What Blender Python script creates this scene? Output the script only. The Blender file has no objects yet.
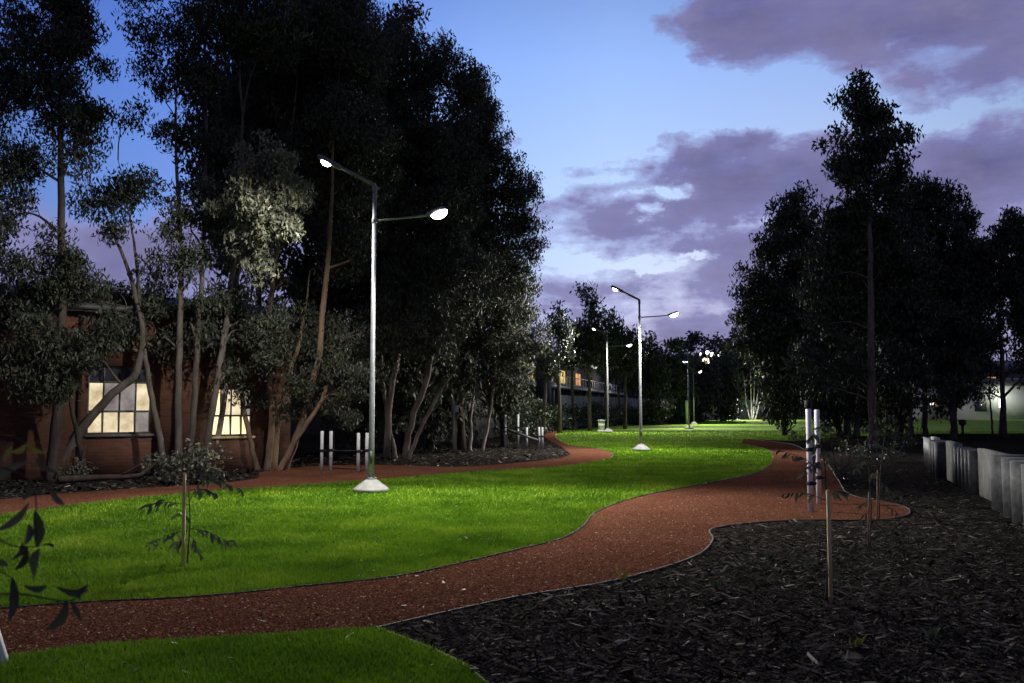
import bpy, math, random
import numpy as np
from mathutils import Vector, Matrix

SC = bpy.context.scene
COL = SC.collection
F = 860.0
PITCH = math.atan(65.5 / F)
EYE = 1.65
cp, sp = math.cos(PITCH), math.sin(PITCH)

def ray(px, py):
    x = (px - 512) / F; u = -(py - 341.5) / F
    return np.array([x, cp - sp * u, sp + cp * u])
def P(px, py, Y):
    d = ray(px, py); t = Y / d[1]
    return np.array([d[0] * t, Y, EYE + d[2] * t])
def G(px, py, z=0.0):
    d = ray(px, py); t = (z - EYE) / d[2]
    return np.array([d[0] * t, d[1] * t, z])
def depth(py):
    return G(512, py)[1]

# ------------------------------------------------------------------ objects
def tag(o, label=None, cat=None, group=None, kind=None):
    if label: o['label'] = label
    if cat: o['category'] = cat
    if group: o['group'] = group
    if kind: o['kind'] = kind
    return o
def empty(name, loc, label, cat, group=None, rz=0.0):
    o = bpy.data.objects.new(name, None); COL.objects.link(o)
    o.location = tuple(float(v) for v in loc); o.rotation_euler = (0, 0, rz); o.empty_display_size = .2
    bpy.context.view_layer.update() if False else None
    return tag(o, label, cat, group)
def np_mesh(name, V, faces, mat, parent=None, smooth=False, world=True):
    """faces: list of int arrays (n,k). Verts in world coordinates when parent given & world."""
    V = np.asarray(V, dtype=np.float64)
    if parent is not None and world:
        M = parent_matrix(parent).inverted()
        A = np.array(M)
        V = V @ A[:3, :3].T + A[:3, 3]
    me = bpy.data.meshes.new(name)
    me.vertices.add(len(V)); me.vertices.foreach_set('co', V.astype(np.float32).ravel())
    fl = [np.asarray(f, dtype=np.int32) for f in faces if len(f)]
    nl = sum(f.size for f in fl); nf = sum(f.shape[0] for f in fl)
    me.loops.add(nl); me.loops.foreach_set('vertex_index', np.concatenate([f.ravel() for f in fl]))
    tot = np.concatenate([np.full(f.shape[0], f.shape[1], np.int32) for f in fl])
    st = np.concatenate([[0], np.cumsum(tot)[:-1]]).astype(np.int32)
    me.polygons.add(nf); me.polygons.foreach_set('loop_start', st)
    try: me.polygons.foreach_set('loop_total', tot)
    except Exception: pass
    if smooth: me.polygons.foreach_set('use_smooth', np.ones(nf, dtype=bool))
    me.update(calc_edges=True); me.validate()
    me.materials.append(mat)
    o = bpy.data.objects.new(name, me); COL.objects.link(o)
    if parent is not None: o.parent = parent
    return o
def parent_matrix(o):
    M = Matrix.LocRotScale(o.location, o.rotation_euler, o.scale)
    return (parent_matrix(o.parent) @ M) if o.parent else M

class MB:
    def __init__(s): s.v = []; s.q = {}; s.n = 0
    def add(s, V, faces):
        V = np.asarray(V, float); 
        for f in faces:
            f = list(f); s.q.setdefault(len(f), []).append([i + s.n for i in f])
        s.v.append(V); s.n += len(V)
    def box(s, a, b, M=None):
        x0, y0, z0 = a; x1, y1, z1 = b
        V = np.array([(x0,y0,z0),(x1,y0,z0),(x1,y1,z0),(x0,y1,z0),(x0,y0,z1),(x1,y0,z1),(x1,y1,z1),(x0,y1,z1)], float)
        if M is not None:
            A = np.array(M); V = V @ A[:3, :3].T + A[:3, 3]
        s.add(V, [(0,3,2,1),(4,5,6,7),(0,1,5,4),(1,2,6,5),(2,3,7,6),(3,0,4,7)])
    def bar(s, p, q, w, h):
        """box bar from p to q, w wide (horizontal), h high"""
        p = np.array(p, float); q = np.array(q, float); d = q - p; L = np.linalg.norm(d); d /= L
        side = np.cross(d, (0, 0, 1.0)); 
        if np.linalg.norm(side) < 1e-4: side = np.array((1.0, 0, 0))
        side /= np.linalg.norm(side); up = np.cross(side, d)
        V = []
        for c in (p, q):
            for a, b in ((-1,-1),(1,-1),(1,1),(-1,1)): V.append(c + side * a * w / 2 + up * b * h / 2)
        s.add(V, [(0,1,2,3),(7,6,5,4),(0,4,5,1),(1,5,6,2),(2,6,7,3),(3,7,4,0)])
    def tube(s, pts, rad, n=10, cap=True):
        pts = np.asarray(pts, float); rad = np.broadcast_to(np.asarray(rad, float), (len(pts),))
        T = np.gradient(pts, axis=0); T /= np.maximum(np.linalg.norm(T, axis=1, keepdims=True), 1e-9)
        ref = np.array((1.0, 0.13, 0.07)) if abs(T[0][0]) < .8 else np.array((0.1, 1.0, 0.05))
        U = np.cross(T, ref); U /= np.linalg.norm(U, axis=1, keepdims=True); W = np.cross(T, U)
        a = np.arange(n) * 2 * math.pi / n
        ring = pts[:, None, :] + rad[:, None, None] * (np.cos(a)[None, :, None] * U[:, None, :] + np.sin(a)[None, :, None] * W[:, None, :])
        m = len(pts); f = []
        for i in range(m - 1):
            for j in range(n):
                k = (j + 1) % n; f.append((i*n+j, i*n+k, (i+1)*n+k, (i+1)*n+j))
        if cap: f.append(tuple(range(n))[::-1]); f.append(tuple((m-1)*n + j for j in range(n)))
        s.add(ring.reshape(-1, 3), f)
    def lathe(s, c, prof, n=20):
        """prof list of (r,z); axis z through c"""
        c = np.asarray(c, float); a = np.arange(n) * 2 * math.pi / n; V = []
        for r, z in prof: V += [(c[0] + r*math.cos(t), c[1] + r*math.sin(t), c[2] + z) for t in a]
        f = []
        for i in range(len(prof) - 1):
            for j in range(n):
                k = (j + 1) % n; f.append((i*n+j, i*n+k, (i+1)*n+k, (i+1)*n+j))
        f.append(tuple(range(n))[::-1]); f.append(tuple((len(prof)-1)*n + j for j in range(n)))
        s.add(V, f)
    def build(s, name, mat, parent=None, smooth=False, world=True):
        return np_mesh(name, np.concatenate(s.v), [np.array(v) for v in s.q.values()], mat, parent, smooth, world)

def catmull(pts, k=8, closed=False):
    pts = np.asarray(pts, float)
    if len(pts) < 3: return pts
    A = np.vstack([2*pts[0]-pts[1], pts, 2*pts[-1]-pts[-2]]); out = []
    for i in range(1, len(A) - 2):
        p0, p1, p2, p3 = A[i-1], A[i], A[i+1], A[i+2]
        for t in np.arange(k) / k:
            out.append(.5*((2*p1)+(-p0+p2)*t+(2*p0-5*p1+4*p2-p3)*t*t+(-p0+3*p1-3*p2+p3)*t**3))
    out.append(A[-2]); return np.array(out)

# ------------------------------------------------------------------ materials
class NT:
    def __init__(s, tree): s.t = tree
    def n(s, typ, **kw):
        o = s.t.nodes.new(typ)
        for k, v in kw.items():
            if k.startswith('i_'):
                key = k[2:]; key = int(key) if key.isdigit() else key.replace('_', ' ')
                s.set(o.inputs[key], v)
            else: setattr(o, k, v)
        return o
    def set(s, inp, v):
        if isinstance(v, bpy.types.NodeSocket): s.t.links.new(v, inp)
        else: inp.default_value = v
    def m(s, op, a, b=None, c=None, clamp=False):
        o = s.n('ShaderNodeMath', operation=op, use_clamp=clamp); s.set(o.inputs[0], a)
        if b is not None: s.set(o.inputs[1], b)
        if c is not None: s.set(o.inputs[2], c)
        return o.outputs[0]
    def mix(s, f, a, b, mode='MIX'):
        o = s.n('ShaderNodeMix', data_type='RGBA', blend_type=mode); s.set(o.inputs[0], f)
        s.set(o.inputs[6], a if not isinstance(a, tuple) else (*a[:3], 1)); s.set(o.inputs[7], b if not isinstance(b, tuple) else (*b[:3], 1))
        return o.outputs[2]
    def ramp(s, f, stops, interp='LINEAR'):
        o = s.n('ShaderNodeValToRGB'); s.set(o.inputs[0], f); cr = o.color_ramp; cr.interpolation = interp
        while len(cr.elements) > 1: cr.elements.remove(cr.elements[-1])
        for i, (p, c) in enumerate(stops):
            e = cr.elements[0] if i == 0 else cr.elements.new(p)
            e.position = p; c = c if isinstance(c, tuple) else (c, c, c); e.color = (*c[:3], 1)
        return o.outputs[0]
    def noise(s, vec, scale, detail=4, rough=.55, **kw):
        o = s.n('ShaderNodeTexNoise'); s.set(o.inputs['Vector'], vec); o.inputs['Scale'].default_value = scale
        o.inputs['Detail'].default_value = detail; o.inputs['Roughness'].default_value = rough
        return o.outputs['Fac']
def newmat(name):
    m = bpy.data.materials.new(name); m.use_nodes = True; t = m.node_tree; t.nodes.clear(); nt = NT(t)
    out = nt.n('ShaderNodeOutputMaterial'); return m, nt, out
def obj_co(nt): return nt.n('ShaderNodeTexCoord').outputs['Object']
def mat_noise(name, stops, scale, rough=.8, bump=0.0, bscale=None, metallic=0.0, stretch=None, spec=.3, trans=0.0, detail=5):
    m, nt, out = newmat(name); co = obj_co(nt)
    if stretch:
        mp = nt.n('ShaderNodeMapping'); nt.set(mp.inputs[0], co); mp.inputs['Scale'].default_value = stretch; co = mp.outputs[0]
    f = nt.noise(co, scale, detail)
    c = nt.ramp(f, stops)
    b = nt.n('ShaderNodeBsdfPrincipled'); nt.set(b.inputs['Base Color'], c); b.inputs['Roughness'].default_value = rough
    b.inputs['Metallic'].default_value = metallic; b.inputs['Specular IOR Level'].default_value = spec
    if bump:
        h = nt.noise(co, bscale or scale * 3, 4)
        bp = nt.n('ShaderNodeBump'); bp.inputs['Strength'].default_value = bump; bp.inputs['Distance'].default_value = .02
        nt.set(bp.inputs['Height'], h); nt.set(b.inputs['Normal'], bp.outputs[0])
    nt.set(out.inputs[0], b.outputs[0]); return m
def mat_island(name, stops, rough=.6, spec=.3, trans=0.0, big=None):
    """colour varies per loose piece (leaf, blade, chip)"""
    m, nt, out = newmat(name)
    r = nt.n('ShaderNodeNewGeometry').outputs['Random Per Island']
    if big:
        nz = nt.noise(obj_co(nt), big[0], 3)
        r = nt.m('ADD', nt.m('MULTIPLY', r, 1 - big[1]), nt.m('MULTIPLY', nt.m('SUBTRACT', nt.m('MULTIPLY', nz, 2.4), .7, clamp=True), big[1]))
    c = nt.ramp(r, stops)
    b = nt.n('ShaderNodeBsdfPrincipled'); nt.set(b.inputs['Base Color'], c); b.inputs['Roughness'].default_value = rough
    b.inputs['Specular IOR Level'].default_value = spec
    s = b.outputs[0]
    if trans:
        tr = nt.n('ShaderNodeBsdfTranslucent'); nt.set(tr.inputs[0], c)
        mx = nt.n('ShaderNodeMixShader'); mx.inputs[0].default_value = trans
        nt.set(mx.inputs[1], s); nt.set(mx.inputs[2], tr.outputs[0]); s = mx.outputs[0]
    nt.set(out.inputs[0], s); return m
def mat_emit(name, col, strength, var=None, scale=2.0, stretch=None):
    m, nt, out = newmat(name); e = nt.n('ShaderNodeEmission'); e.inputs[1].default_value = strength
    if var:
        co = obj_co(nt)
        if stretch:
            mp = nt.n('ShaderNodeMapping'); nt.set(mp.inputs[0], co); mp.inputs['Scale'].default_value = stretch; co = mp.outputs[0]
        nt.set(e.inputs[0], nt.ramp(nt.noise(co, scale, 3), [(.3, var), (.65, col)]))
    else: e.inputs[0].default_value = (*col, 1)
    nt.set(out.inputs[0], e.outputs[0]); return m

M = {}
M['soil'] = mat_noise('soil', [(.3,(.011,.0098,.0085)),(.55,(.025,.022,.019)),(.75,(.046,.041,.036))], 9, .95, .9, 40, spec=0.0)
M['chips'] = mat_island('bark_chips', [(0,(.007,.0062,.0054)),(.4,(.022,.0195,.017)),(.75,(.050,.045,.039)),(.94,(.105,.094,.082)),(.985,(.17,.155,.135)),(1,(.45,.41,.34))], .95, .0)
M['pebbles'] = mat_island('red_gravel', [(0,(.045,.019,.011)),(.4,(.10,.042,.025)),(.8,(.155,.064,.038)),(.96,(.23,.12,.08)),(1,(.46,.38,.30))], .95, .0)
M['edging'] = mat_noise('edging', [(.3,(.018,.014,.010)),(.7,(.05,.040,.030))], 6, .8)
M['concrete'] = mat_noise('concrete', [(.25,(.12,.12,.10)),(.6,(.24,.24,.205)),(.8,(.31,.305,.27))], 3.5, .85, .3, 60)
M['plinth'] = mat_noise('plinth_concrete', [(.3,(.14,.14,.138)),(.7,(.23,.23,.226))], 8, .8, .2, 60)
M['galv'] = mat_noise('galvanised_steel', [(.3,(.15,.158,.168)),(.7,(.24,.25,.262))], 14, .5, 0, metallic=.5, spec=.5)
M['dullsteel'] = mat_noise('dull_steel', [(.3,(.035,.037,.039)),(.7,(.085,.088,.092))], 10, .65, 0, metallic=.1)
M['darkmetal'] = mat_noise('dark_metal', [(.3,(.09,.095,.10)),(.7,(.15,.155,.165))], 10, .5, 0, metallic=.3)
M['white'] = mat_noise('white_paint', [(.3,(.68,.69,.70)),(.7,(.80,.80,.80))], 6, .45, 0, spec=.5)
M['black'] = mat_noise('black_rubber', [(.3,(.008,.008,.009)),(.7,(.02,.02,.022))], 9, .6)
M['stake'] = mat_noise('pine_stake', [(.3,(.46,.36,.17)),(.7,(.64,.52,.28))], 10, .8, .2, 60, stretch=(1,1,.15))
M['bark_dark'] = mat_noise('dark_bark', [(.3,(.028,.022,.018)),(.6,(.07,.055,.045)),(.8,(.12,.10,.08))], 5, .95, .8, 22, stretch=(1,1,.3))
M['bark_pale'] = mat_noise('pale_bark', [(.25,(.10,.075,.05)),(.45,(.28,.24,.19)),(.75,(.46,.42,.36))], 3.2, .8, .4, 20, stretch=(1,1,.35))
M['bark_white'] = mat_noise('white_bark', [(.3,(.40,.38,.34)),(.7,(.66,.64,.60))], 3, .8)
M['bark_tan'] = mat_noise('tan_bark', [(.25,(.05,.035,.022)),(.5,(.17,.115,.07)),(.8,(.29,.20,.12))], 3.5, .85, .5, 20, stretch=(1,1,.3))
M['bark_mid'] = mat_noise('grey_brown_bark', [(.25,(.04,.033,.028)),(.55,(.13,.11,.09)),(.8,(.22,.18,.15))], 4, .9, .6, 22, stretch=(1,1,.3))
M['leaf_dark'] = mat_island('dark_leaf', [(0,(.022,.028,.018)),(.5,(.040,.050,.030)),(1,(.070,.080,.048))], .55, .3, .15)
M['leaf_grey'] = mat_island('grey_green_leaf', [(0,(.06,.07,.045)),(.5,(.12,.13,.095)),(.85,(.19,.19,.14)),(1,(.26,.24,.09))], .5, .4, .15)
M['leaf_mid'] = mat_island('mid_leaf', [(0,(.020,.026,.016)),(.5,(.042,.050,.031)),(1,(.085,.09,.06))], .55, .35, .15)
M['leaf_sap'] = mat_island('sapling_leaf', [(0,(.04,.055,.036)),(.6,(.075,.10,.06)),(1,(.15,.19,.07))], .45, .4, .15)
M['leaf_yel'] = mat_island('yellow_leaf', [(0,(.10,.12,.02)),(1,(.22,.20,.03))], .5, .4, .2)
M['hedge'] = mat_island('hedge_leaf', [(0,(.018,.028,.016)),(.6,(.035,.05,.025)),(1,(.06,.08,.035))], .6, .3, .1)
M['roof'] = mat_noise('metal_roof', [(.3,(.05,.05,.052)),(.7,(.10,.10,.10))], 4, .6)
M['soffit'] = mat_noise('dark_timber', [(.3,(.03,.02,.014)),(.7,(.07,.045,.03))], 5, .8)
M['frame'] = mat_noise('window_frame', [(.3,(.10,.095,.085)),(.7,(.17,.16,.14))], 10, .6)
M['lamp'] = mat_emit('lit_led', (1,.98,.93), 22)
M['lamp_side'] = mat_emit('lit_led_far', (1,.98,.93), 6)
M['lamp_warm'] = mat_emit('lit_warm_lamp', (1,.86,.55), 4)
M['pane_lit'] = mat_emit('lit_window', (.95,.82,.56), 1.08, (.48,.36,.20), 2.6)
M['pane_bright'] = mat_emit('bright_window', (1,.86,.52), 1.6, (.85,.62,.28), 2.2)
M['pane_dim'] = mat_emit('dim_window', (.50,.45,.42), .7, (.20,.17,.17), 2.5)
M['pane_dark'] = mat_noise('dark_glass', [(.3,(.02,.02,.025)),(.7,(.05,.05,.06))], 2, .15, spec=.6)
M['pane_orange'] = mat_emit('orange_window', (1,.50,.20), 1.0, (.35,.12,.04), 1.2)
M['pane_white'] = mat_emit('white_window', (1,.97,.90), 2.2)
M['pane_yellow'] = mat_emit('yellow_window', (1,.72,.22), 1.1, (.5,.3,.1), 1.0)
M['render_white'] = mat_noise('white_render', [(.3,(.50,.50,.50)),(.7,(.62,.61,.60))], .6, .85)
M['render_grey'] = mat_noise('grey_render', [(.3,(.07,.07,.075)),(.7,(.12,.115,.115))], .6, .85)
M['hill'] = mat_noise('hill_scrub', [(.3,(.015,.02,.012)),(.7,(.035,.045,.025))], .05, .95)

def make_brick():
    m, nt, out = newmat('red_brick'); co = obj_co(nt)
    sx = nt.n('ShaderNodeSeparateXYZ'); nt.set(sx.inputs[0], co)
    cb = nt.n('ShaderNodeCombineXYZ'); nt.set(cb.inputs[0], nt.m('ADD', sx.outputs[0], sx.outputs[1])); nt.set(cb.inputs[1], sx.outputs[2])
    br = nt.n('ShaderNodeTexBrick'); nt.set(br.inputs['Vector'], cb.outputs[0]); br.inputs['Scale'].default_value = 1.0
    br.inputs['Brick Width'].default_value = .24; br.inputs['Row Height'].default_value = .086; br.inputs['Mortar Size'].default_value = .010
    br.inputs['Color1'].default_value = (.165,.055,.022,1); br.inputs['Color2'].default_value = (.10,.033,.014,1); br.inputs['Mortar'].default_value = (.09,.065,.05,1)
    n = nt.noise(co, 1.1, 5)
    c = nt.mix(nt.ramp(n, [(.35,0.0),(.7,.6)]), br.outputs[0], (.07,.035,.025))
    b = nt.n('ShaderNodeBsdfPrincipled'); nt.set(b.inputs['Base Color'], c); b.inputs['Roughness'].default_value = .9
    bp = nt.n('ShaderNodeBump'); bp.inputs['Strength'].default_value = .6; bp.inputs['Distance'].default_value = .01; bp.invert = True
    nt.set(bp.inputs['Height'], br.outputs['Fac']); nt.set(b.inputs['Normal'], bp.outputs[0])
    nt.set(out.inputs[0], b.outputs[0]); return m
M['brick'] = make_brick()

def make_grass_ground():
    m, nt, out = newmat('lawn_turf'); co = obj_co(nt)
    a = nt.noise(co, .35, 4); b_ = nt.noise(co, 9, 6, .7); d = nt.noise(co, 60, 4, .7)
    f = nt.m('ADD', nt.m('MULTIPLY', a, .55), nt.m('ADD', nt.m('MULTIPLY', b_, .25), nt.m('MULTIPLY', d, .2)))
    c = nt.ramp(f, [(.38,(.06,.13,.008)),(.5,(.125,.24,.012)),(.60,(.21,.31,.02))])
    b = nt.n('ShaderNodeBsdfPrincipled'); nt.set(b.inputs['Base Color'], c); b.inputs['Roughness'].default_value = .9; b.inputs['Specular IOR Level'].default_value = .1
    bp = nt.n('ShaderNodeBump'); bp.inputs['Strength'].default_value = .8; bp.inputs['Distance'].default_value = .05
    nt.set(bp.inputs['Height'], nt.m('ADD', d, b_)); nt.set(b.inputs['Normal'], bp.outputs[0])
    nt.set(out.inputs[0], b.outputs[0]); return m
M['turf'] = make_grass_ground()
M['blade'] = mat_island('grass_blade', [(0,(.055,.125,.010)),(.45,(.135,.265,.014)),(.8,(.23,.36,.025)),(1,(.38,.43,.05))], .7, .15, .25, big=(.8,.72))
def make_path():
    m, nt, out = newmat('crushed_red_rock'); co = obj_co(nt)
    v = nt.n('ShaderNodeTexVoronoi'); nt.set(v.inputs['Vector'], co); v.inputs['Scale'].default_value = 55
    sep = nt.n('ShaderNodeSeparateColor'); nt.set(sep.inputs[0], v.outputs['Color'])
    big = nt.noise(co, .8, 5)
    f = nt.m('ADD', nt.m('MULTIPLY', sep.outputs[0], .6), nt.m('MULTIPLY', big, .4))
    c = nt.ramp(f, [(.15,(.050,.020,.012)),(.45,(.105,.043,.026)),(.7,(.15,.061,.037)),(.80,(.21,.10,.065))])
    b = nt.n('ShaderNodeBsdfPrincipled'); nt.set(b.inputs['Base Color'], c); b.inputs['Roughness'].default_value = 1; b.inputs['Specular IOR Level'].default_value = .0
    bp = nt.n('ShaderNodeBump'); bp.inputs['Strength'].default_value = .8; bp.inputs['Distance'].default_value = .015
    nt.set(bp.inputs['Height'], v.outputs['Distance']); nt.set(b.inputs['Normal'], bp.outputs[0])
    nt.set(out.inputs[0], b.outputs[0]); return m
M['path'] = make_path()
def make_chain(name, col, pitch=.06, wire=.10):
    m, nt, out = newmat(name); co = obj_co(nt)
    sx = nt.n('ShaderNodeSeparateXYZ'); nt.set(sx.inputs[0], co); x = sx.outputs[0]; z = sx.outputs[2]
    a = nt.m('LESS_THAN', nt.m('FRACT', nt.m('DIVIDE', nt.m('ADD', x, z), pitch)), wire)
    b = nt.m('LESS_THAN', nt.m('FRACT', nt.m('DIVIDE', nt.m('SUBTRACT', x, z), pitch)), wire)
    f = nt.m('MAXIMUM', a, b)
    bs = nt.n('ShaderNodeBsdfPrincipled'); bs.inputs['Base Color'].default_value = (*col, 1); bs.inputs['Roughness'].default_value = .5
    tr = nt.n('ShaderNodeBsdfTransparent'); mx = nt.n('ShaderNodeMixShader')
    nt.set(mx.inputs[0], f); nt.set(mx.inputs[1], tr.outputs[0]); nt.set(mx.inputs[2], bs.outputs[0])
    nt.set(out.inputs[0], mx.outputs[0]); return m
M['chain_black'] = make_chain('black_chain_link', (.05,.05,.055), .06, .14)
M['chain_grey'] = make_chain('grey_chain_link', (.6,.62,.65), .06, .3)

# ------------------------------------------------------------------ world: dusk sky with clouds
def make_world():
    w = bpy.data.worlds.new('World'); SC.world = w; w.use_nodes = True; t = w.node_tree; t.nodes.clear(); nt = NT(t)
    out = nt.n('ShaderNodeOutputWorld'); bg = nt.n('ShaderNodeBackground'); nt.set(out.inputs[0], bg.outputs[0])
    co = nt.n('ShaderNodeTexCoord').outputs['Generated']
    s = nt.n('ShaderNodeSeparateXYZ'); nt.set(s.inputs[0], co)
    x, y, z = s.outputs
    az = nt.m('ARCTAN2', x, y); el = nt.m('ARCSINE', z)
    wv = nt.n('ShaderNodeCombineXYZ'); nt.set(wv.inputs[0], az); nt.set(wv.inputs[1], nt.m('MULTIPLY', el, 1.6)); wv.inputs[2].default_value = 9.1
    wn = nt.n('ShaderNodeTexNoise'); nt.set(wn.inputs['Vector'], wv.outputs[0]); wn.inputs['Scale'].default_value = 16; wn.inputs['Detail'].default_value = 5; wn.inputs['Roughness'].default_value = .6
    ws = nt.n('ShaderNodeSeparateColor'); nt.set(ws.inputs[0], wn.outputs['Color'])
    azw = nt.m('ADD', az, nt.m('MULTIPLY', nt.m('SUBTRACT', ws.outputs[0], .5), .13)); elw = nt.m('ADD', el, nt.m('MULTIPLY', nt.m('SUBTRACT', ws.outputs[1], .5), .06))
    def ang(px, py):
        d = ray(px, py); d = d / np.linalg.norm(d); return math.atan2(d[0], d[1]), math.asin(d[2])
    def blob(px, py, sx, sy, amp, rot=0):
        a0, e0 = ang(px, py); sx /= F; sy /= F
        u = nt.m('SUBTRACT', azw, a0); v = nt.m('SUBTRACT', elw, e0)
        if rot:
            c_, s_ = math.cos(rot), math.sin(rot)
            u, v = nt.m('ADD', nt.m('MULTIPLY', u, c_), nt.m('MULTIPLY', v, s_)), nt.m('SUBTRACT', nt.m('MULTIPLY', v, c_), nt.m('MULTIPLY', u, s_))
        q = nt.m('ADD', nt.m('POWER', nt.m('ABSOLUTE', nt.m('DIVIDE', u, sx)), 2.0), nt.m('POWER', nt.m('ABSOLUTE', nt.m('DIVIDE', v, sy)), 2.0))
        return nt.m('MULTIPLY', nt.m('EXPONENT', nt.m('MULTIPLY', q, -1.0)), amp)
    cv = nt.n('ShaderNodeCombineXYZ'); nt.set(cv.inputs[0], az); nt.set(cv.inputs[1], nt.m('MULTIPLY', el, 1.9)); cv.inputs[2].default_value = 3.7
    n1 = nt.noise(cv.outputs[0], 6.5, 8, .55); n2 = nt.noise(cv.outputs[0], 15, 6, .6)
    cv2 = nt.n('ShaderNodeCombineXYZ'); nt.set(cv2.inputs[0], az); nt.set(cv2.inputs[1], nt.m('MULTIPLY', el, 6.0)); cv2.inputs[2].default_value = 1.2
    n3 = nt.noise(cv2.outputs[0], 9, 5, .6)
    # bias of the cover: everywhere a little, more low down, less where the clear strip runs
    low = nt.m('MULTIPLY', nt.m('SUBTRACT', 1.0, nt.m('DIVIDE', el, .20), clamp=True), .75)
    tot = low
    for b in [blob(880,12,200,52,.62), blob(705,18,75,36,.40), blob(985,75,60,40,.52), blob(720,160,75,34,.50), blob(640,205,120,42,.46), blob(820,205,110,62,.50),
              blob(980,175,110,36,.62), blob(510,140,18,22,.40), blob(570,90,110,62,-.60), blob(770,104,110,24,-.62), blob(930,118,110,14,-.55), blob(640,70,60,70,-.30), blob(480,20,150,100,-.35),
              blob(655,193,20,9,-.62), blob(684,183,12,7,-.45), blob(648,214,18,6,-.50), blob(645,266,34,4,-.75), blob(552,257,34,4,-.65), blob(690,256,24,3,-.50), blob(540,190,40,10,-.2), blob(130,40,140,110,-.6), blob(180,170,120,60,-.3), blob(890,40,18,10,-.35), blob(90,245,130,50,.55), blob(260,250,90,60,.35), blob(790,165,50,14,-.18), blob(740,225,60,8,-.22), blob(960,50,30,12,-.3)]:
        tot = nt.m('ADD', tot, b)
    # behind the camera: heavy cloud
    back = nt.m('MULTIPLY', nt.m('SUBTRACT', .3, y, clamp=True), .8)
    tot = nt.m('ADD', tot, back)
    dn = nt.m('ADD', nt.m('ADD', nt.m('MULTIPLY', nt.m('SUBTRACT', n1, .5), 1.25), nt.m('MULTIPLY', nt.m('SUBTRACT', n2, .5), 1.15)), nt.m('MULTIPLY', nt.m('SUBTRACT', n3, .5), .35))
    den = nt.m('ADD', dn, tot)
    cover = nt.ramp(den, [(.04,0.0),(.16,.45),(.42,1.0)])
    thick = nt.ramp(den, [(.25,0.0),(.85,1.0)])
    sky = nt.ramp(nt.m('DIVIDE', el, 1.2), [(0,(.50,.56,.88)),(.10,(.54,.72,1.05)),(.20,(.45,.66,1.05)),(.32,(.30,.50,1.0)),(.45,(.10,.20,.52)),(.7,(.04,.07,.17)),(1,(.03,.05,.12))])
    # clear sky is brightest towards the afterglow (a little right of the view), deep blue to the left
    side = nt.ramp(nt.m('ADD', nt.m('MULTIPLY', az, .5), .5), [(.20,(.20,.29,.50)),(.36,(.37,.50,.84)),(.48,(.86,.9,1.0)),(.56,1.0),(.72,.8),(1.0,.25)])
    sky = nt.mix(1.0, sky, side, 'MULTIPLY')
    nish = nt.n('ShaderNodeTexSky'); nish.sky_type = 'NISHITA'; nish.sun_disc = False; nish.sun_elevation = math.radians(1.0); nish.sun_rotation = math.radians(20)
    sky = nt.mix(.03, sky, nish.outputs[0], 'ADD')
    cl = nt.ramp(nt.m('DIVIDE', el, .5), [(0,(.46,.41,.56)),(.22,(.32,.32,.60)),(.45,(.25,.255,.53)),(.75,(.205,.21,.46)),(.9,(.19,.19,.42)),(1,(.10,.095,.15))])
    cl = nt.mix(nt.m('MULTIPLY', thick, .80), cl, (.095,.092,.215))
    cl = nt.mix(nt.m('MULTIPLY', nt.ramp(n2, [(.4,0.0),(.7,1.0)]), .45), cl, (.31,.29,.48))
    col = nt.mix(cover, sky, cl)
    # darker away from the afterglow; unseen sky behind lifted to light camera-facing posts
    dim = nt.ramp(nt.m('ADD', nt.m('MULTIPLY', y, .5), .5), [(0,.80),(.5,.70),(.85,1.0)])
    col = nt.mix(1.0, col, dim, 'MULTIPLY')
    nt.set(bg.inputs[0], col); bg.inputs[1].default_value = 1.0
make_world()

# ------------------------------------------------------------------ ground
def gpts(L, z=0.0): return np.array([G(px, py, z) for px, py in L])
def flat(name, XY, z, mat, kind='structure'):
    V = np.column_stack([XY[:, 0], XY[:, 1], np.full(len(XY), z)])
    o = np_mesh(name, V, [np.arange(len(V))[None, :]], mat); 
    if o.data.polygons[0].normal.z < 0: o.data.flip_normals()
    return tag(o, kind=kind)
def sm(L, k=8): return catmull(gpts(L)[:, :2], k)

# boundaries (pixels of the photo dropped on the ground plane)
upper_near = sm([(-260,640),(-80,615),(0,610),(100,603),(200,598),(300,588),(400,577),(470,562),(520,550),(560,540),(582,528),(598,512),(640,497),(700,485),(750,475),(770,465),(773,455),(765,449),(742,444)])
far_left = np.array([[*G(742,444)[:2]],[*G(700,441)[:2]]])
lower_near = sm([(-330,716),(-80,672),(0,660),(100,647),(200,641),(300,635),(376,630)])
right_near = sm([(376,630),(450,613),(520,598),(600,585),(660,570),(700,555),(713,541),(712,530),(750,524),(800,521),(870,521),(900,518),(910,513),(900,506),(850,495),(838,480),(825,462),(805,450),(790,444),(760,440.5),(742,439)])
island = sm([(376,630),(428,650),(470,672),(530,730)])
near_path = np.vstack([lower_near, right_near[1:], upper_near[::-1]])
left_up = sm([(-200,528),(0,500),(100,491),(200,485),(255,479),(262,472),(300,467),(370,465),(450,467),(520,463),(566,457),(568,452),(556,444),(545,437),(548,431)])
left_lo = sm([(-200,548),(0,516),(100,503),(200,493),(370,481),(480,472),(560,467),(600,461),(613,455),(598,449),(572,446),(558,440),(556,434),(566,430.5)])
left_path = np.vstack([left_up, left_lo[::-1]])
far_edge = gpts([(566,430.5),(620,425),(690,421),(760,418.5),(1300,417)])[:, :2]
rt_edge = sm([(1300,431),(1100,433),(1000,433.5),(930,434),(880,435.5),(840,437),(800,440.5),(770,440)])
lawn = np.vstack([left_lo, far_edge, rt_edge, right_near[-1:], upper_near[::-1]])
lawn_near = np.vstack([lower_near, island[1:], np.array([[.6, 3.0], [-9, 3.0]])])

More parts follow.
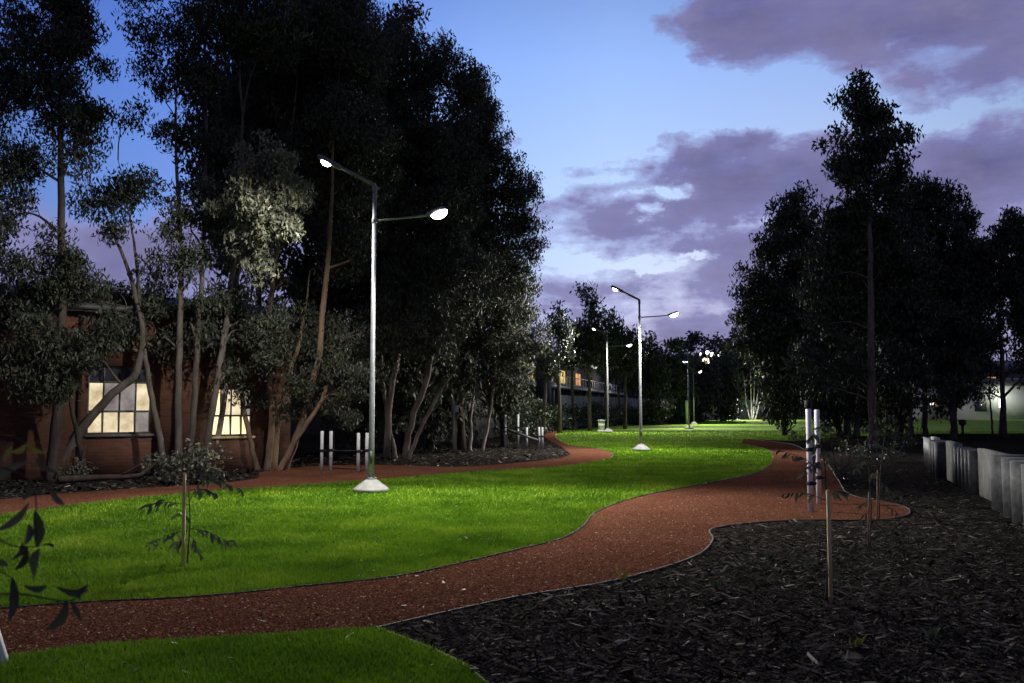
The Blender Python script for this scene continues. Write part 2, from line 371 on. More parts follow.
R = 900
flat('ground', np.array([(-R,-60),(R,-60),(R,R),(-R,R)], float), 0, M['soil'])
flat('lawn', lawn, .004, M['turf']); flat('lawn', lawn_near, .004, M['turf'])
flat('red_gravel_path', near_path, .010, M['path']); flat('red_gravel_path', left_path, .010, M['path'])

def edging(name, line, w=.022, h=.022, jit=.0):
    d = np.gradient(line, axis=0); d /= np.linalg.norm(d, axis=1, keepdims=True); n = np.column_stack([-d[:,1], d[:,0]])
    m = len(line); V = []
    for i in range(m):
        a = line[i] - n[i]*w/2; b = line[i] + n[i]*w/2
        V += [(a[0],a[1],.0),(a[0],a[1],h),(b[0],b[1],h),(b[0],b[1],.0)]
    f = []
    for i in range(m-1):
        for j in range(3): f.append((i*4+j, i*4+j+1, (i+1)*4+j+1, (i+1)*4+j))
    f.append((0,1,2,3)); f.append(tuple((m-1)*4+j for j in (3,2,1,0)))
    return tag(np_mesh(name, np.array(V), [np.array(f)], M['edging']), kind='structure')
for l in (upper_near, right_near[:-6], island, left_lo): edging('path_edging', l)

def inside(poly, X, Y):
    r = np.zeros(len(X), bool); n = len(poly)
    for i in range(n):
        x0, y0 = poly[i]; x1, y1 = poly[(i+1) % n]
        if y0 == y1: continue
        c = ((y0 > Y) != (y1 > Y)) & (X < (x1-x0)*(Y-y0)/(y1-y0)+x0); r ^= c
    return r
rng = np.random.default_rng(5)
def scatter(n, y0, y1, p=1.0, margin=1.12):
    """points over the ground, thinning with distance (pdf of Y ~ Y^-p times frustum width)"""
    u = rng.random(n)
    if p == 1: Y = y0 * (y1/y0) ** u
    else: Y = (y0**(1-p) + u*(y1**(1-p)-y0**(1-p)))**(1/(1-p))
    X = (rng.random(n)*2-1) * Y * .6 * margin
    return X, Y

def blades(n, poly, y0, y1, name, label, p):
    X, Y = scatter(n, y0, y1, p); k = inside(poly, X, Y)
    for q in (near_path, left_path): k &= ~inside(q, X, Y)
    X = X[k]; Y = Y[k]; n = len(X)
    h = (.028 + .03*rng.random(n)) * (1 + .25*np.clip((Y-8)/20, 0, 1)); w = (.004+.003*rng.random(n)) * np.clip(Y/7, 1, 5)
    a = rng.random(n)*math.pi; lx = rng.normal(0, .35, n)*h; ly = rng.normal(0, .35, n)*h
    V = np.empty((n,3,3)); V[:,0] = np.column_stack([X-np.cos(a)*w, Y-np.sin(a)*w, np.full(n,.004)])
    V[:,1] = np.column_stack([X+np.cos(a)*w, Y+np.sin(a)*w, np.full(n,.004)]); V[:,2] = np.column_stack([X+lx, Y+ly, h])
    return tag(np_mesh(name, V.reshape(-1,3), [np.arange(n*3).reshape(-1,3)], M['blade']), label, 'grass', kind='stuff')
blades(700000, lawn, 7.2, 60, 'grass', 'short bright green lawn grass between the two red paths', 1.6)
blades(260000, lawn_near, 4.6, 8.5, 'grass', 'green lawn grass in the corner below the near red path', 1.2)

def chunks(n, test, y0, y1, s0, s1, name, label, cat, mat, p, z0=.012, flatness=.35, aspect=1.0):
    X, Y = scatter(n, y0, y1, p); k = test(X, Y); X = X[k]; Y = Y[k]; n = len(X)
    jt = (rng.random(n) < .10)*.05; X = X + rng.normal(size=n)*jt; Y = Y + rng.normal(size=n)*jt
    s = (s0 + (s1-s0)*rng.random(n)**2); a = rng.random(n)*2*math.pi
    L = s*aspect*(.6+.8*rng.random(n)); W = s
    ca, sa = np.cos(a), np.sin(a); tilt = rng.normal(0, .35, n)
    V = np.empty((n,5,3)); H = s*flatness
    for i, (u, v) in enumerate(((-1,-1),(1,-1),(1,1),(-1,1))):
        jx = 1+.3*rng.normal(size=n); jy = 1+.3*rng.normal(size=n)
        du = u*L/2*jx; dv = v*W/2*jy
        V[:,i] = np.column_stack([X+du*ca-dv*sa, Y+du*sa+dv*ca, z0+np.maximum(0, tilt*du)+.002])
    V[:,4] = np.column_stack([X, Y, z0+H+np.abs(tilt)*L*.3])
    b = np.arange(n)[:,None]*5
    f = np.concatenate([b+np.array([[i,(i+1)%4,4]]) for i in range(4)])
    return tag(np_mesh(name, V.reshape(-1,3), [f], mat), label, cat, kind='stuff')
chunks(420000, lambda X,Y: inside(near_path,X,Y), 5.2, 32, .006, .017, 'gravel', 'loose red gravel stones on the near winding path', 'gravel', M['pebbles'], 1.7, .010, .55)
def mulch_test(X, Y):
    return ~(inside(near_path,X,Y)|inside(left_path,X,Y)|inside(lawn,X,Y)|inside(lawn_near,X,Y)) & (X > -2.5)
chunks(420000, mulch_test, 4.3, 30, .004, .013, 'bark_mulch', 'dark shredded bark mulch to the right of the near path', 'mulch', M['chips'], 1.6, .0, .35, 6.5)
chunks(9000, mulch_test, 4.3, 30, .014, .034, 'bark_pieces', 'larger pale bark pieces lying on the dark mulch', 'mulch', M['chips'], 1.6, .006, .35, 4.2)
chunks(50000, lambda X,Y: ~(inside(left_path,X,Y)|inside(lawn,X,Y)|inside(near_path,X,Y)|inside(lawn_near,X,Y)) & (X < 3), 15, 40, .03, .07, 'leaf_litter', 'dark bark and leaf litter under the trees on the left', 'leaf litter', M['chips'], 1.3, .0, .25, 2.0)

chunks(450, lambda X,Y: inside(lawn,X,Y)|inside(near_path,X,Y)|inside(lawn_near,X,Y), 4.6, 30, .010, .02, 'fallen_leaves', 'scattered pale fallen gum leaves on the lawn and path', 'leaves', mat_island('fallen_leaf', [(0,(.05,.025,.01)),(.6,(.11,.07,.025)),(1,(.26,.21,.08))]), 1.5, .022, .2, 3.2)
# ------------------------------------------------------------------ foliage
def leaves(name, C, RAD, counts, L, W, mat, parent, seed, droop=.75):
    """C (k,3) sub-clump centres, RAD (k,) radii -> hanging leaf blades"""
    r = np.random.default_rng(seed); idx = np.repeat(np.arange(len(C)), counts); n = len(idx)
    d = r.normal(size=(n,3)); d /= np.linalg.norm(d, axis=1, keepdims=True)
    q = C[idx] + d * (RAD[idx] * r.random(n)**.6 * 1.25)[:,None] * np.array([1,1,.8])
    ax = r.normal(size=(n,3))*.55; ax[:,2] -= droop*1.2; ax /= np.linalg.norm(ax, axis=1, keepdims=True)
    sd = np.cross(ax, r.normal(size=(n,3))); sd /= np.linalg.norm(sd, axis=1, keepdims=True)
    l = (L*(.6+.8*r.random(n)))[:,None]; w = (W*(.6+.8*r.random(n)))[:,None]
    V = np.empty((n,4,3)); V[:,0] = q - ax*l/2; V[:,1] = q - ax*l*.05 + sd*w/2; V[:,2] = q + ax*l/2; V[:,3] = q - ax*l*.05 - sd*w/2
    np.clip(V[:,:,2], .02, None, out=V[:,:,2])
    return np_mesh(name, V.reshape(-1,3), [np.arange(n*4).reshape(-1,4)], mat, parent)

def wob(pts, r, amp):
    p = catmull(pts, 5); n = len(p); 
    p[1:-1] += r.normal(0, amp, (n-2, 3)) * np.array([1,1,.2]); return p

def tree(name, label, cat, Y, basepx, stems, clumps, bark, leaf, L=.15, W=.045, lai=3.2, seed=1, group=None, sub=.42, branches=True, droop=.75):
    """stems: lists of (px,py,radius,dY); clumps: (px,py,rx,ry,dY,density) in photo pixels at the tree's own depth"""
    r = np.random.default_rng(seed); base = P(basepx, 400, Y); base[2] = 0
    root = empty(name, base, label, cat, group)
    S = []
    for st in stems:
        pts = np.array([P(px, py, Y+dY) for px, py, rr, dY in st]); rad = np.array([s[2] for s in st], float)
        pts[0][2] = min(pts[0][2], -.05) if pts[0][2] < .6 else pts[0][2]
        full = catmull(np.column_stack([pts, rad]), 6); full[1:-1,:3] += r.normal(0, .011*min(1.6, Y/25), (len(full)-2,3))*np.array([1,1,.2])
        if pts[0][2] < .1: full[0,3] *= 1.35
        nn = len(full); tp = np.clip((nn-1-np.arange(nn))/(nn*.35), 0, 1)**.7; full[:,3] = np.maximum(full[:,3]*.76*(.12+.88*tp), .008)
        m = MB(); m.tube(full[:,:3], full[:,3], 9); o = m.build('trunk', bark, root, smooth=True); S.append(full)
    allS = np.vstack(S) if S else np.array([[*base, .1]])
    Cs, Rs, Ns = [], [], []; k = Y/F
    for c in clumps:
        px, py, rx, ry, dY, dens = c; cen = P(px, py, Y+dY); RX, RZ = rx*k, ry*k; RYd = min(max((RX+RZ)/2, .4), 2.6)
        vol = max(3, int(2.6*(RX*RZ*RYd)/(sub**3)**.82*.55*max(dens,.25)) + 3); vol = min(int(vol*1.5), 420)
        d = r.normal(size=(vol,3)); d /= np.linalg.norm(d, axis=1, keepdims=True)
        q = cen + d*(r.random(vol)**.5*(.8+.45*r.random(vol)))[:,None]*np.array([RX, RYd, RZ])
        st_ = r.random(vol) < .30; q[st_] = cen + r.normal(0, .50, (int(st_.sum()), 3))*np.array([RX, RYd, RZ])
        rr = sub*(.45+.85*r.random(vol)); wt_ = (.35+1.3*r.random(vol))*np.where(st_, .8, 1.0)
        area = math.pi*RX*RZ*lai*1.35*dens/(L*W*.5); cnt = np.maximum(4, (area/vol*(rr/rr.mean())**2*wt_)).astype(int)
        Cs.append(q); Rs.append(rr); Ns.append(cnt)
        if branches and Y < 60:
            bm_ = MB()
            cand = allS[allS[:,2] < cen[2]-.2*RZ]; cand = cand if len(cand) else allS
            j = np.argmin(np.linalg.norm(cand[:,:3]-cen-np.array([0,0,-RZ*.9]), axis=1)); a = cand[j,:3]; r0 = min(cand[j,3]*.5, .045)
            mid = (a+cen)/2 + r.normal(0,.12,3) + np.array([0,0,.15]); pts = wob([a, mid, cen], r, .02)
            bm_.tube(pts, np.linspace(max(r0,.016), .010, len(pts)), 5)
            for i in r.choice(vol, min(vol, 9), replace=False):
                t = r.random()*.5+.4; s0 = pts[int(t*(len(pts)-1))]
                m2 = (s0+q[i])/2 + r.normal(0,.08,3)
                bm_.tube(wob([s0, m2, q[i]], r, .012), np.linspace(.010, .004, 11)[:11], 4)
            bm_.build('branch', bark, root)
    if Cs:
        CC = np.vstack(Cs); RR = np.concatenate(Rs); NN = np.concatenate(Ns)
        dd = np.linalg.norm(CC[:,None,:]-CC[None,:,:], axis=2); np.fill_diagonal(dd, 1e9); near = np.sort(dd, axis=1)[:, :3].max(axis=1) if len(CC) > 4 else np.zeros(len(CC))
        kp = near < max(2.2*sub, .7); Cs, Rs, Ns = [CC[kp]], [RR[kp]], [NN[kp]]
        leaves('crown', np.vstack(Cs), np.concatenate(Rs), np.concatenate(Ns), L, W, leaf, root, seed+99, droop)
    return root

# --- left row, in front of the brick building
Y0 = depth(481)
tree('eucalyptus_tree', 'dark leafy gum tree with a straight dark trunk at the far left edge', 'tree', Y0, 52,
  [[(50,486,.17,0),(58,400,.14,0),(62,300,.12,0),(61,200,.10,0),(60,90,.08,0),(58,-40,.05,0)],
   [(14,486,.10,.6),(20,420,.09,.6),(28,360,.07,.6),(22,300,.05,.5)], [(88,470,.07,.4),(78,440,.07,.3),(60,350,.05,0)]],
  [(45,30,60,45,0,.85),(85,45,25,38,0,.6),(15,90,40,50,0,.8),(60,110,45,38,0,.8),(85,125,24,32,0,.55),(25,160,40,30,0,.6),(75,165,28,24,0,.45),
   (8,215,24,30,0,.55),(40,262,48,32,0,.75),(15,300,40,30,0,.8),(75,285,34,26,.2,.6),(100,330,32,22,.4,.5),(40,330,38,28,-.6,.7),(60,355,42,26,-.6,.7),(30,370,34,20,-.8,.6),
   (55,385,30,16,-.8,.5),(-40,200,50,120,0,.8),(-50,380,40,60,0,.7),(50,-50,70,50,0,.8)],
  M['bark_dark'], M['leaf_mid'], .135, .040, 4.4, 11)
Y1 = depth(476)
tree('eucalyptus_tree', 'many-stemmed gum tree with one stem leaning across the left lit window', 'tree', Y1, 175,
  [[(52,470,.15,-.3),(78,435,.14,-.3),(108,398,.13,-.2),(136,372,.12,0),(142,330,.09,0),(128,270,.07,0),(105,215,.05,0),(86,170,.03,0)],
   [(165,478,.11,0),(160,440,.10,0),(152,400,.09,0),(144,350,.08,.1),(140,300,.07,.1),(132,230,.05,.1),(118,160,.03,.1)],
   [(179,480,.13,.1),(178,400,.11,.1),(180,330,.10,.1),(181,250,.08,.1),(176,140,.06,.1),(180,20,.04,.1)],
   [(189,480,.12,.3),(194,400,.10,.3),(198,330,.09,.3),(204,230,.07,.3),(206,110,.06,.3),(200,-30,.04,.3)],
   [(203,472,.13,.5),(212,410,.11,.5),(224,340,.10,.5),(233,270,.09,.5),(239,190,.08,.5),(245,100,.06,.5),(268,30,.035,.5)],
   [(243,115,.05,.5),(239,60,.04,.5),(243,10,.02,.5)]],
  [(165,20,40,40,0,.7),(215,20,50,40,.3,.9),(265,30,45,45,.3,1),(205,85,40,45,.3,.65),(150,85,20,30,0,.4),(165,125,26,22,0,.35),(130,120,16,20,0,.3),(120,200,28,24,0,.55),
   (150,185,24,24,0,.4),(172,215,24,24,-.2,.6),(205,215,34,30,0,.55),(205,150,24,24,.2,.4),(160,255,24,20,0,.5),(110,240,20,18,0,.4),(190,265,26,24,0,.4),(130,310,24,18,.2,.45),(200,-40,100,30,0,.8),
   (205,300,22,26,.6,.5),(90,300,30,16,.2,.7),(130,330,30,18,.3,.7),(170,345,22,16,.4,.5),(200,330,26,18,.6,.6),(245,330,30,22,.9,.8),(275,355,20,22,1.0,.6),(240,375,18,14,.9,.5),(230,300,30,16,.6,.7),(60,290,34,14,.6,.7),(110,305,34,16,.6,.8),(150,300,26,16,.6,.7),(185,310,26,14,.8,.7),(265,320,26,14,1.2,.7),(95,345,18,14,.4,.4)],
  M['bark_mid'], M['leaf_mid'], .13, .040, 4.4, 22)
tree('eucalyptus_tree', 'pale-barked gum tree whose grey leaves are lit up beside the nearest lamp head', 'tree', depth(470), 212,
  [[(209,474,.11,0),(221,420,.10,0),(231,340,.09,0),(238,270,.08,-.6),(248,215,.06,-1.4),(262,180,.04,-2.0),(270,150,.02,-2.4)]],
  [(222,235,18,16,-1.0,.8),(225,262,16,18,-.8,.7),(212,215,14,12,-.6,.6),(238,292,14,16,-.8,.6),(298,205,12,14,-2.2,.8),(262,165,30,24,-2.9,1.2),(288,190,20,20,-3.5,1.3),(262,205,28,24,-3.1,1.3),(276,222,20,18,-3.3,1.2),(240,212,24,16,-2.5,1.0),(255,250,20,20,-2.7,.9),(252,272,16,16,-2.5,.8),(245,180,18,16,-2.1,.7),(285,165,16,14,-3.3,1.0)],
  M['bark_pale'], M['leaf_grey'], .13, .048, 2.9, 33, sub=.26)
Y2 = depth(470)
tree('eucalyptus_tree', 'clump of tan stems fanning from one base left of the nearest lamp post', 'tree', Y2, 274,
  [[(266,473,.13,0),(272,420,.11,0),(268,350,.10,0),(272,290,.09,0),(284,200,.07,0),(296,90,.05,0),(300,0,.03,0)],
   [(284,473,.14,0),(302,420,.12,0),(318,360,.11,0),(324,300,.10,0),(330,230,.08,0),(335,120,.06,0),(345,20,.03,0)],
   [(258,472,.10,-.2),(248,430,.09,-.2),(241,390,.07,-.2),(238,340,.05,-.1)],
   [(274,473,.11,.3),(280,410,.09,.3),(300,340,.07,.3),(310,270,.05,.3)],
   [(278,473,.10,-.3),(296,440,.09,-.3),(322,400,.07,-.3),(340,360,.04,-.3)]],
  [(300,40,60,50,.5,1.5),(345,60,50,60,.5,1.5),(270,105,45,50,.8,1.3),(330,130,50,50,.6,1.5),(300,170,35,40,1.2,1.1),(360,175,40,45,1,1.4),(335,225,35,30,1,.7),(350,255,30,30,1,.8),
   (310,-20,70,40,.5,1.5),(230,350,26,22,.3,.6),(300,325,30,26,.6,.7),(330,375,30,40,-.2,.75),(345,340,22,26,0,.6),(310,400,24,20,0,.5),(255,395,20,16,.2,.5),(278,275,22,18,.6,.4),(352,395,20,26,0,.6)],
  M['bark_tan'], M['leaf_mid'], .125, .036, 3.6, 44)
Y3 = depth(459)
tree('eucalyptus_tree', 'large dark-crowned gum tree with leaning trunks right behind the nearest lamp post', 'tree', Y3, 398,
  [[(386,462,.16,0),(389,410,.14,0),(398,350,.12,0),(408,280,.10,0),(400,190,.08,0),(395,90,.05,0)],
   [(404,461,.15,.2),(412,420,.13,.2),(428,375,.12,.2),(432,320,.10,.2),(440,230,.08,.2),(435,120,.05,.2)],
   [(396,461,.11,.4),(388,420,.09,.4),(382,370,.07,.4),(378,300,.05,.4)],
   [(408,461,.09,.1),(420,430,.08,.1),(440,392,.06,.1),(470,350,.03,.1)]],
  [(385,70,38,40,0,1.5),(430,75,45,38,0,1.5),(470,85,28,28,0,1.1),(395,140,50,45,0,1.6),(450,150,48,40,0,1.6),(380,210,45,45,0,1.5),(440,215,48,45,0,1.6),(400,275,48,40,0,1.5),(455,280,45,40,0,1.4),
   (385,320,32,28,-.8,.9),(425,325,34,24,-1.2,1.0),(405,345,26,18,-1.2,.8),(445,340,30,24,-.5,.8),(360,355,20,22,0,.5),(380,370,20,16,0,.5),(350,20,40,40,.5,1.2),(378,40,28,28,.3,1.1)],
  M['bark_mid'], M['leaf_mid'], .14, .042, 3.0, 55)
tree('eucalyptus_tree', 'tall gum tree with slim pale leaning stems at the right end of the left-hand row', 'tree', depth(452), 468,
  [[(455,454,.10,0),(453,410,.09,0),(451,370,.08,0),(456,300,.06,0),(465,200,.05,0)],
   [(471,453,.08,.4),(471,420,.07,.4),(475,380,.06,.4),(478,320,.05,.4)],
   [(482,453,.08,.1),(489,420,.07,.1),(494,380,.07,.1),(500,330,.05,.1),(505,240,.035,.1)]],
  [(488,110,24,22,0,1.0),(480,150,34,36,0,1.4),(502,190,34,34,0,1.2),(522,225,20,26,0,.85),(495,245,40,36,0,1.4),(526,270,18,24,0,.7),(505,300,38,34,0,1.2),(528,330,16,26,0,.6),(480,340,34,28,0,.9),
   (515,355,24,20,0,.6),(460,370,26,16,.3,.6),(505,380,26,14,0,.45),(540,345,8,16,0,.35),(440,180,30,50,1.0,1.2),(455,250,36,60,1.4,1.2)],
  M['bark_pale'], M['leaf_mid'], .14, .042, 3.2, 66)

# --- dark trees behind the fence on the left
for i, (px, top, wid, Yb, lab, low) in enumerate([
  (255,20,120,29,'tall dark tree behind the stems left of the nearest lamp arm',.42),(330,-60,130,30,'tallest dark tree, directly behind the nearest lamp arm',.25),(405,30,120,31,'dark tree behind the glaring right arm of the nearest lamp',.12),
  (462,88,72,33,'dark tree behind the slim pale stems',.14),(360,215,110,33,'low dark tree behind the nearest lamp pole',.05),(430,240,110,34,'low dark tree behind the leaning trunks',.06),(505,255,60,36,'low dark tree at the right end of the left row',.1),(300,260,70,31,'low dark tree right of the brick building',.06)]):
    rr = np.random.default_rng(800+i); gyy = 407+1.65/Yb*F; H = gyy-top; cl = []
    for k_ in range(16):
        t = rr.random(); w_ = wid*(math.sin(math.pi*(.15+.75*t))**.8)*.5
        cl.append((px+rr.uniform(-.55,.55)*w_, gyy-H*(low+(.97-low)*t), w_*.62, H*.13+6, rr.normal(0,.8), 1.0))
    tree('background_tree', lab, 'tree', Yb, px, [[(px,gyy,.18,0),(px+rr.normal(0,5),gyy-H*.5,.12,0),(px,top+H*.15,.04,0)]], cl, M['bark_dark'], M['leaf_dark'], .24, .09, 1.9, 820+i, group='dark trees behind the fence', sub=.5, branches=False)
# --- shrubs below
def shrub(name, label, Y, basepx, clumps, leaf, L, W, lai, seed, stems=None, sub=.22, group=None):
    k = Y/F; gy = 407 + 1.65/Y*F
    stems = stems or [[(basepx+dx, gy, .02, 0), (basepx+dx*2.2, gy-14*22/Y, .014, 0), (basepx+dx*3.5, gy-30*22/Y, .006, 0)] for dx in (-3,0,3)]
    return tree(name, label, 'shrub', Y, basepx, stems, clumps, M['bark_mid'], leaf, L, W, lai, seed, sub=sub, group=group, droop=.1)
shrub('leafy_shrub', 'grey-green round-leaved shrub at the foot of the many-stemmed tree, below the lit windows', depth(484), 190,
  [(165,462,18,13,0,.9),(190,455,22,15,0,.9),(215,460,16,14,0,.8),(180,472,30,9,0,.9),(205,474,18,8,0,.8)], M['leaf_grey'], .09, .06, 1.6, 71)
shrub('leafy_shrub', 'low pale shrub at the foot of the brick wall left of the fallen branch', depth(480), 75,
  [(70,470,15,7,0,1.0),(84,468,8,6,0,.8)], M['leaf_grey'], .07, .04, 1.6, 72, sub=.15)
m = MB(); L_ = [G(58,484), G(90,482), G(118,481), G(140,479), G(158,474)]; pts = catmull(np.array(L_)+np.array([0,0,.09]), 5); pts[-6:,2] += np.linspace(0,.25,6)
m.tube(pts, np.linspace(.08,.04,len(pts)), 8); m.tube([pts[10], pts[12]+np.array([.3,.1,.3])], [.03,.01], 6)
tag(m.build('fallen_branch', M['bark_dark'], smooth=True), 'dark fallen branch lying in the litter below the left window', 'branch')

# ------------------------------------------------------------------ brick building
A = P(100, 400, 20.9); B = P(291, 400, 24.0); A[2] = B[2] = 0
du = (B-A)/np.linalg.norm(B-A); ang = math.atan2(du[1], du[0])
L0 = -6.5; L1 = float(np.linalg.norm(B-A)); Hh = 3.95
bld = empty('brick_building', A, 'single-storey red brick building with lit windows behind the left trees', 'building', rz=ang)
def fac(px):   # local x where the pixel column meets the facade plane
    d = ray(px, 420); dd = np.array([d[0], d[1]]); MM = np.array([[dd[0], -du[0]],[dd[1], -du[1]]]); t, s = np.linalg.solve(MM, A[:2]); return s
def facz(px, py):
    d = ray(px, py); s = fac(px); p = A+du*s; return EYE + d[2]*(p[1]/d[1])
wins = []
for (a, b, ytop, ybot) in ((87,152,366,434),(211,253,388,436)):
    wins.append((fac(a), fac(b), facz((a+b)/2, ybot), facz((a+b)/2, ytop)))
wl = MB(); T = .28
xs = [L0] + [v for w in wins for v in w[:2]] + [L1]
for i in range(0, len(xs), 2): wl.box((xs[i], 0, 0), (xs[i+1], T, Hh))
for (a, b, z0, z1) in wins: wl.box((a, 0, 0), (b, T, z0)); wl.box((a, 0, z1), (b, T, Hh))
wl.box((L0, T, 0), (L0+T, 8, Hh)); wl.box((L1-T, T, 0), (L1, 8, Hh)); wl.box((L0+T, 8-T, 0), (L1-T, 8, Hh))
wl.build('wall', M['brick'], bld, world=False)
rf = MB(); rf.add([(L0-.4,-.35,Hh),(L1+.35,-.35,Hh),(L1+.35,8.3,Hh),(L0-.4,8.3,Hh),(L0-.4,-.35,Hh+.14),(L1+.35,-.35,Hh+.14),(L1+.35,8.3,Hh+.14),(L0-.4,8.3,Hh+.14),(L0-.4,4,Hh+1.0),(L1+.35,4,Hh+1.0)],
  [(0,3,2,1),(0,1,5,4),(2,3,7,6),(4,5,9,8),(6,7,8,9),(1,2,6,5),(3,0,4,7),(5,6,9),(7,4,8)])
roof = rf.build('roof', M['roof'], bld, world=False)
gt = MB(); gt.box((L0-.4,-.47,Hh+.02),(L1+.35,-.353,Hh+.13)); gt.build('gutter', M['roof'], roof, world=False)
for (a, b, z0, z1), cols, matset in ((wins[0], 4, 0), (wins[1], 4, 1)):
    fr = MB(); w_ = .045; y0, y1 = .08, .15
    fr.box((a, y0, z0), (b, y1, z0+w_)); fr.box((a, y0, z1-w_), (b, y1, z1)); fr.box((a, y0, z0+w_), (a+w_, y1, z1-w_)); fr.box((b-w_, y0, z0+w_), (b, y1, z1-w_))
    H = z1-z0; rows = [z0, z0+H*.33, z0+H*.76, z1] if matset == 0 else [z0, z0+H*.42, z1]
    for zz in rows[1:-1]: fr.box((a+w_, y0+.005, zz-.02), (b-w_, y1-.005, zz+.02))
    for c in range(1, cols):
        x = a+(b-a)*c/cols
        for r_ in range(len(rows)-1):
            fr.box((x-.015, y0+.01, rows[r_]+(.02 if r_ else w_)), (x+.015, y1-.01, rows[r_+1]-(.02 if r_ < len(rows)-2 else w_)))
    win = tag(fr.build('window', M['frame'], bld, world=False), 'left steel-framed window with cream and dim panes' if matset == 0 else 'right window glowing brighter and warmer')
    sb = MB(); sb.box((a-.05,-.06,z0-.07),(b+.05,.075,z0-.003)); sb.build('sill', M['frame'] if matset == 0 else M['stake'], win, world=False)
    for r_ in range(len(rows)-1):
        for c in range(cols):
            xa = a+(b-a)*c/cols+.02; xb = a+(b-a)*(c+1)/cols-.02; za, zb = rows[r_]+.025, rows[r_+1]-.025
            pm = MB()
            tl = .06 if r_ == 0 else 0.0
            pm.add([(xa,.125-tl*0,za),(xb,.125,za),(xb,.125+tl,zb),(xa,.125+tl,zb)], [(0,1,2,3)])
            if matset == 0: mt = 'pane_dark' if r_ == 2 else ('pane_dim' if (r_ == 1 and c in (1,2)) or (r_ == 0 and c == 3) else 'pane_lit')
            else: mt = 'pane_bright' if r_ == 0 or c == 0 else ('pane_lit' if c < 3 else 'pane_dim')
            pm.build('pane', M[mt], win, world=False)
    if matset == 0:   # lintel board
        lb = MB(); lb.box((a-.1,-.05,z1+.35),(b+.1,-.003,z1+.43)); lb.build('lintel', M['frame'], bld, world=False)
dp = MB(); dp.tube([(fac(78),-.07,0),(fac(78),-.07,Hh)], .045, 8); dp.build('downpipe', M['soffit'], bld, world=False)

# ------------------------------------------------------------------ fences
def fence(name, label, pts, h, mesh, step, postmat, railr=.02, group=None):
    pts = [np.array(p, float) for p in pts]
    root = empty(name, (pts[0][0], pts[0][1], 0), label, 'fence', group)
    for i in range(len(pts)-1):
        a, b = pts[i], pts[i+1]; Ln = np.linalg.norm(b-a); n = max(1, int(round(Ln/step))); d = (b-a)/Ln
        for j in range(n + (i == len(pts)-2)):
            p = a + d*Ln*j/n; m = MB(); m.tube([(p[0],p[1],0),(p[0],p[1],h+.06)], .03, 8); m.build('post', postmat, root)
        m = MB(); m.tube([(*(a+d*.001),h),(*b,h)], railr, 6); m.build('rail', postmat, root)
        # mesh panel in local coords so that the wire pattern follows it
        me = np_mesh('wire_mesh', np.array([(0,0,.03),(Ln,0,.03),(Ln,0,h),(0,0,h)],float), [np.array([[0,1,2,3]])], mesh)
        me.parent = root; me.location = (a[0]-root.location[0], a[1]-root.location[1], 0); me.rotation_euler = (0,0,math.atan2(d[1],d[0]))
    return root
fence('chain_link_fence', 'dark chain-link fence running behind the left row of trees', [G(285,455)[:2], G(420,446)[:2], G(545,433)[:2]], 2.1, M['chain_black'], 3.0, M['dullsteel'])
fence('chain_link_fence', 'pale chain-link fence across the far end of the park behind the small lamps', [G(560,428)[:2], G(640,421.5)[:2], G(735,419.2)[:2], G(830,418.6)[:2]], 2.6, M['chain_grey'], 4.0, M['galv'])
fence('chain_link_fence', 'chain-link fence in front of the white building on the far right', [G(850,417.6)[:2], G(1150,417.6)[:2]], 2.4, M['chain_grey'], 4.0, M['galv'])

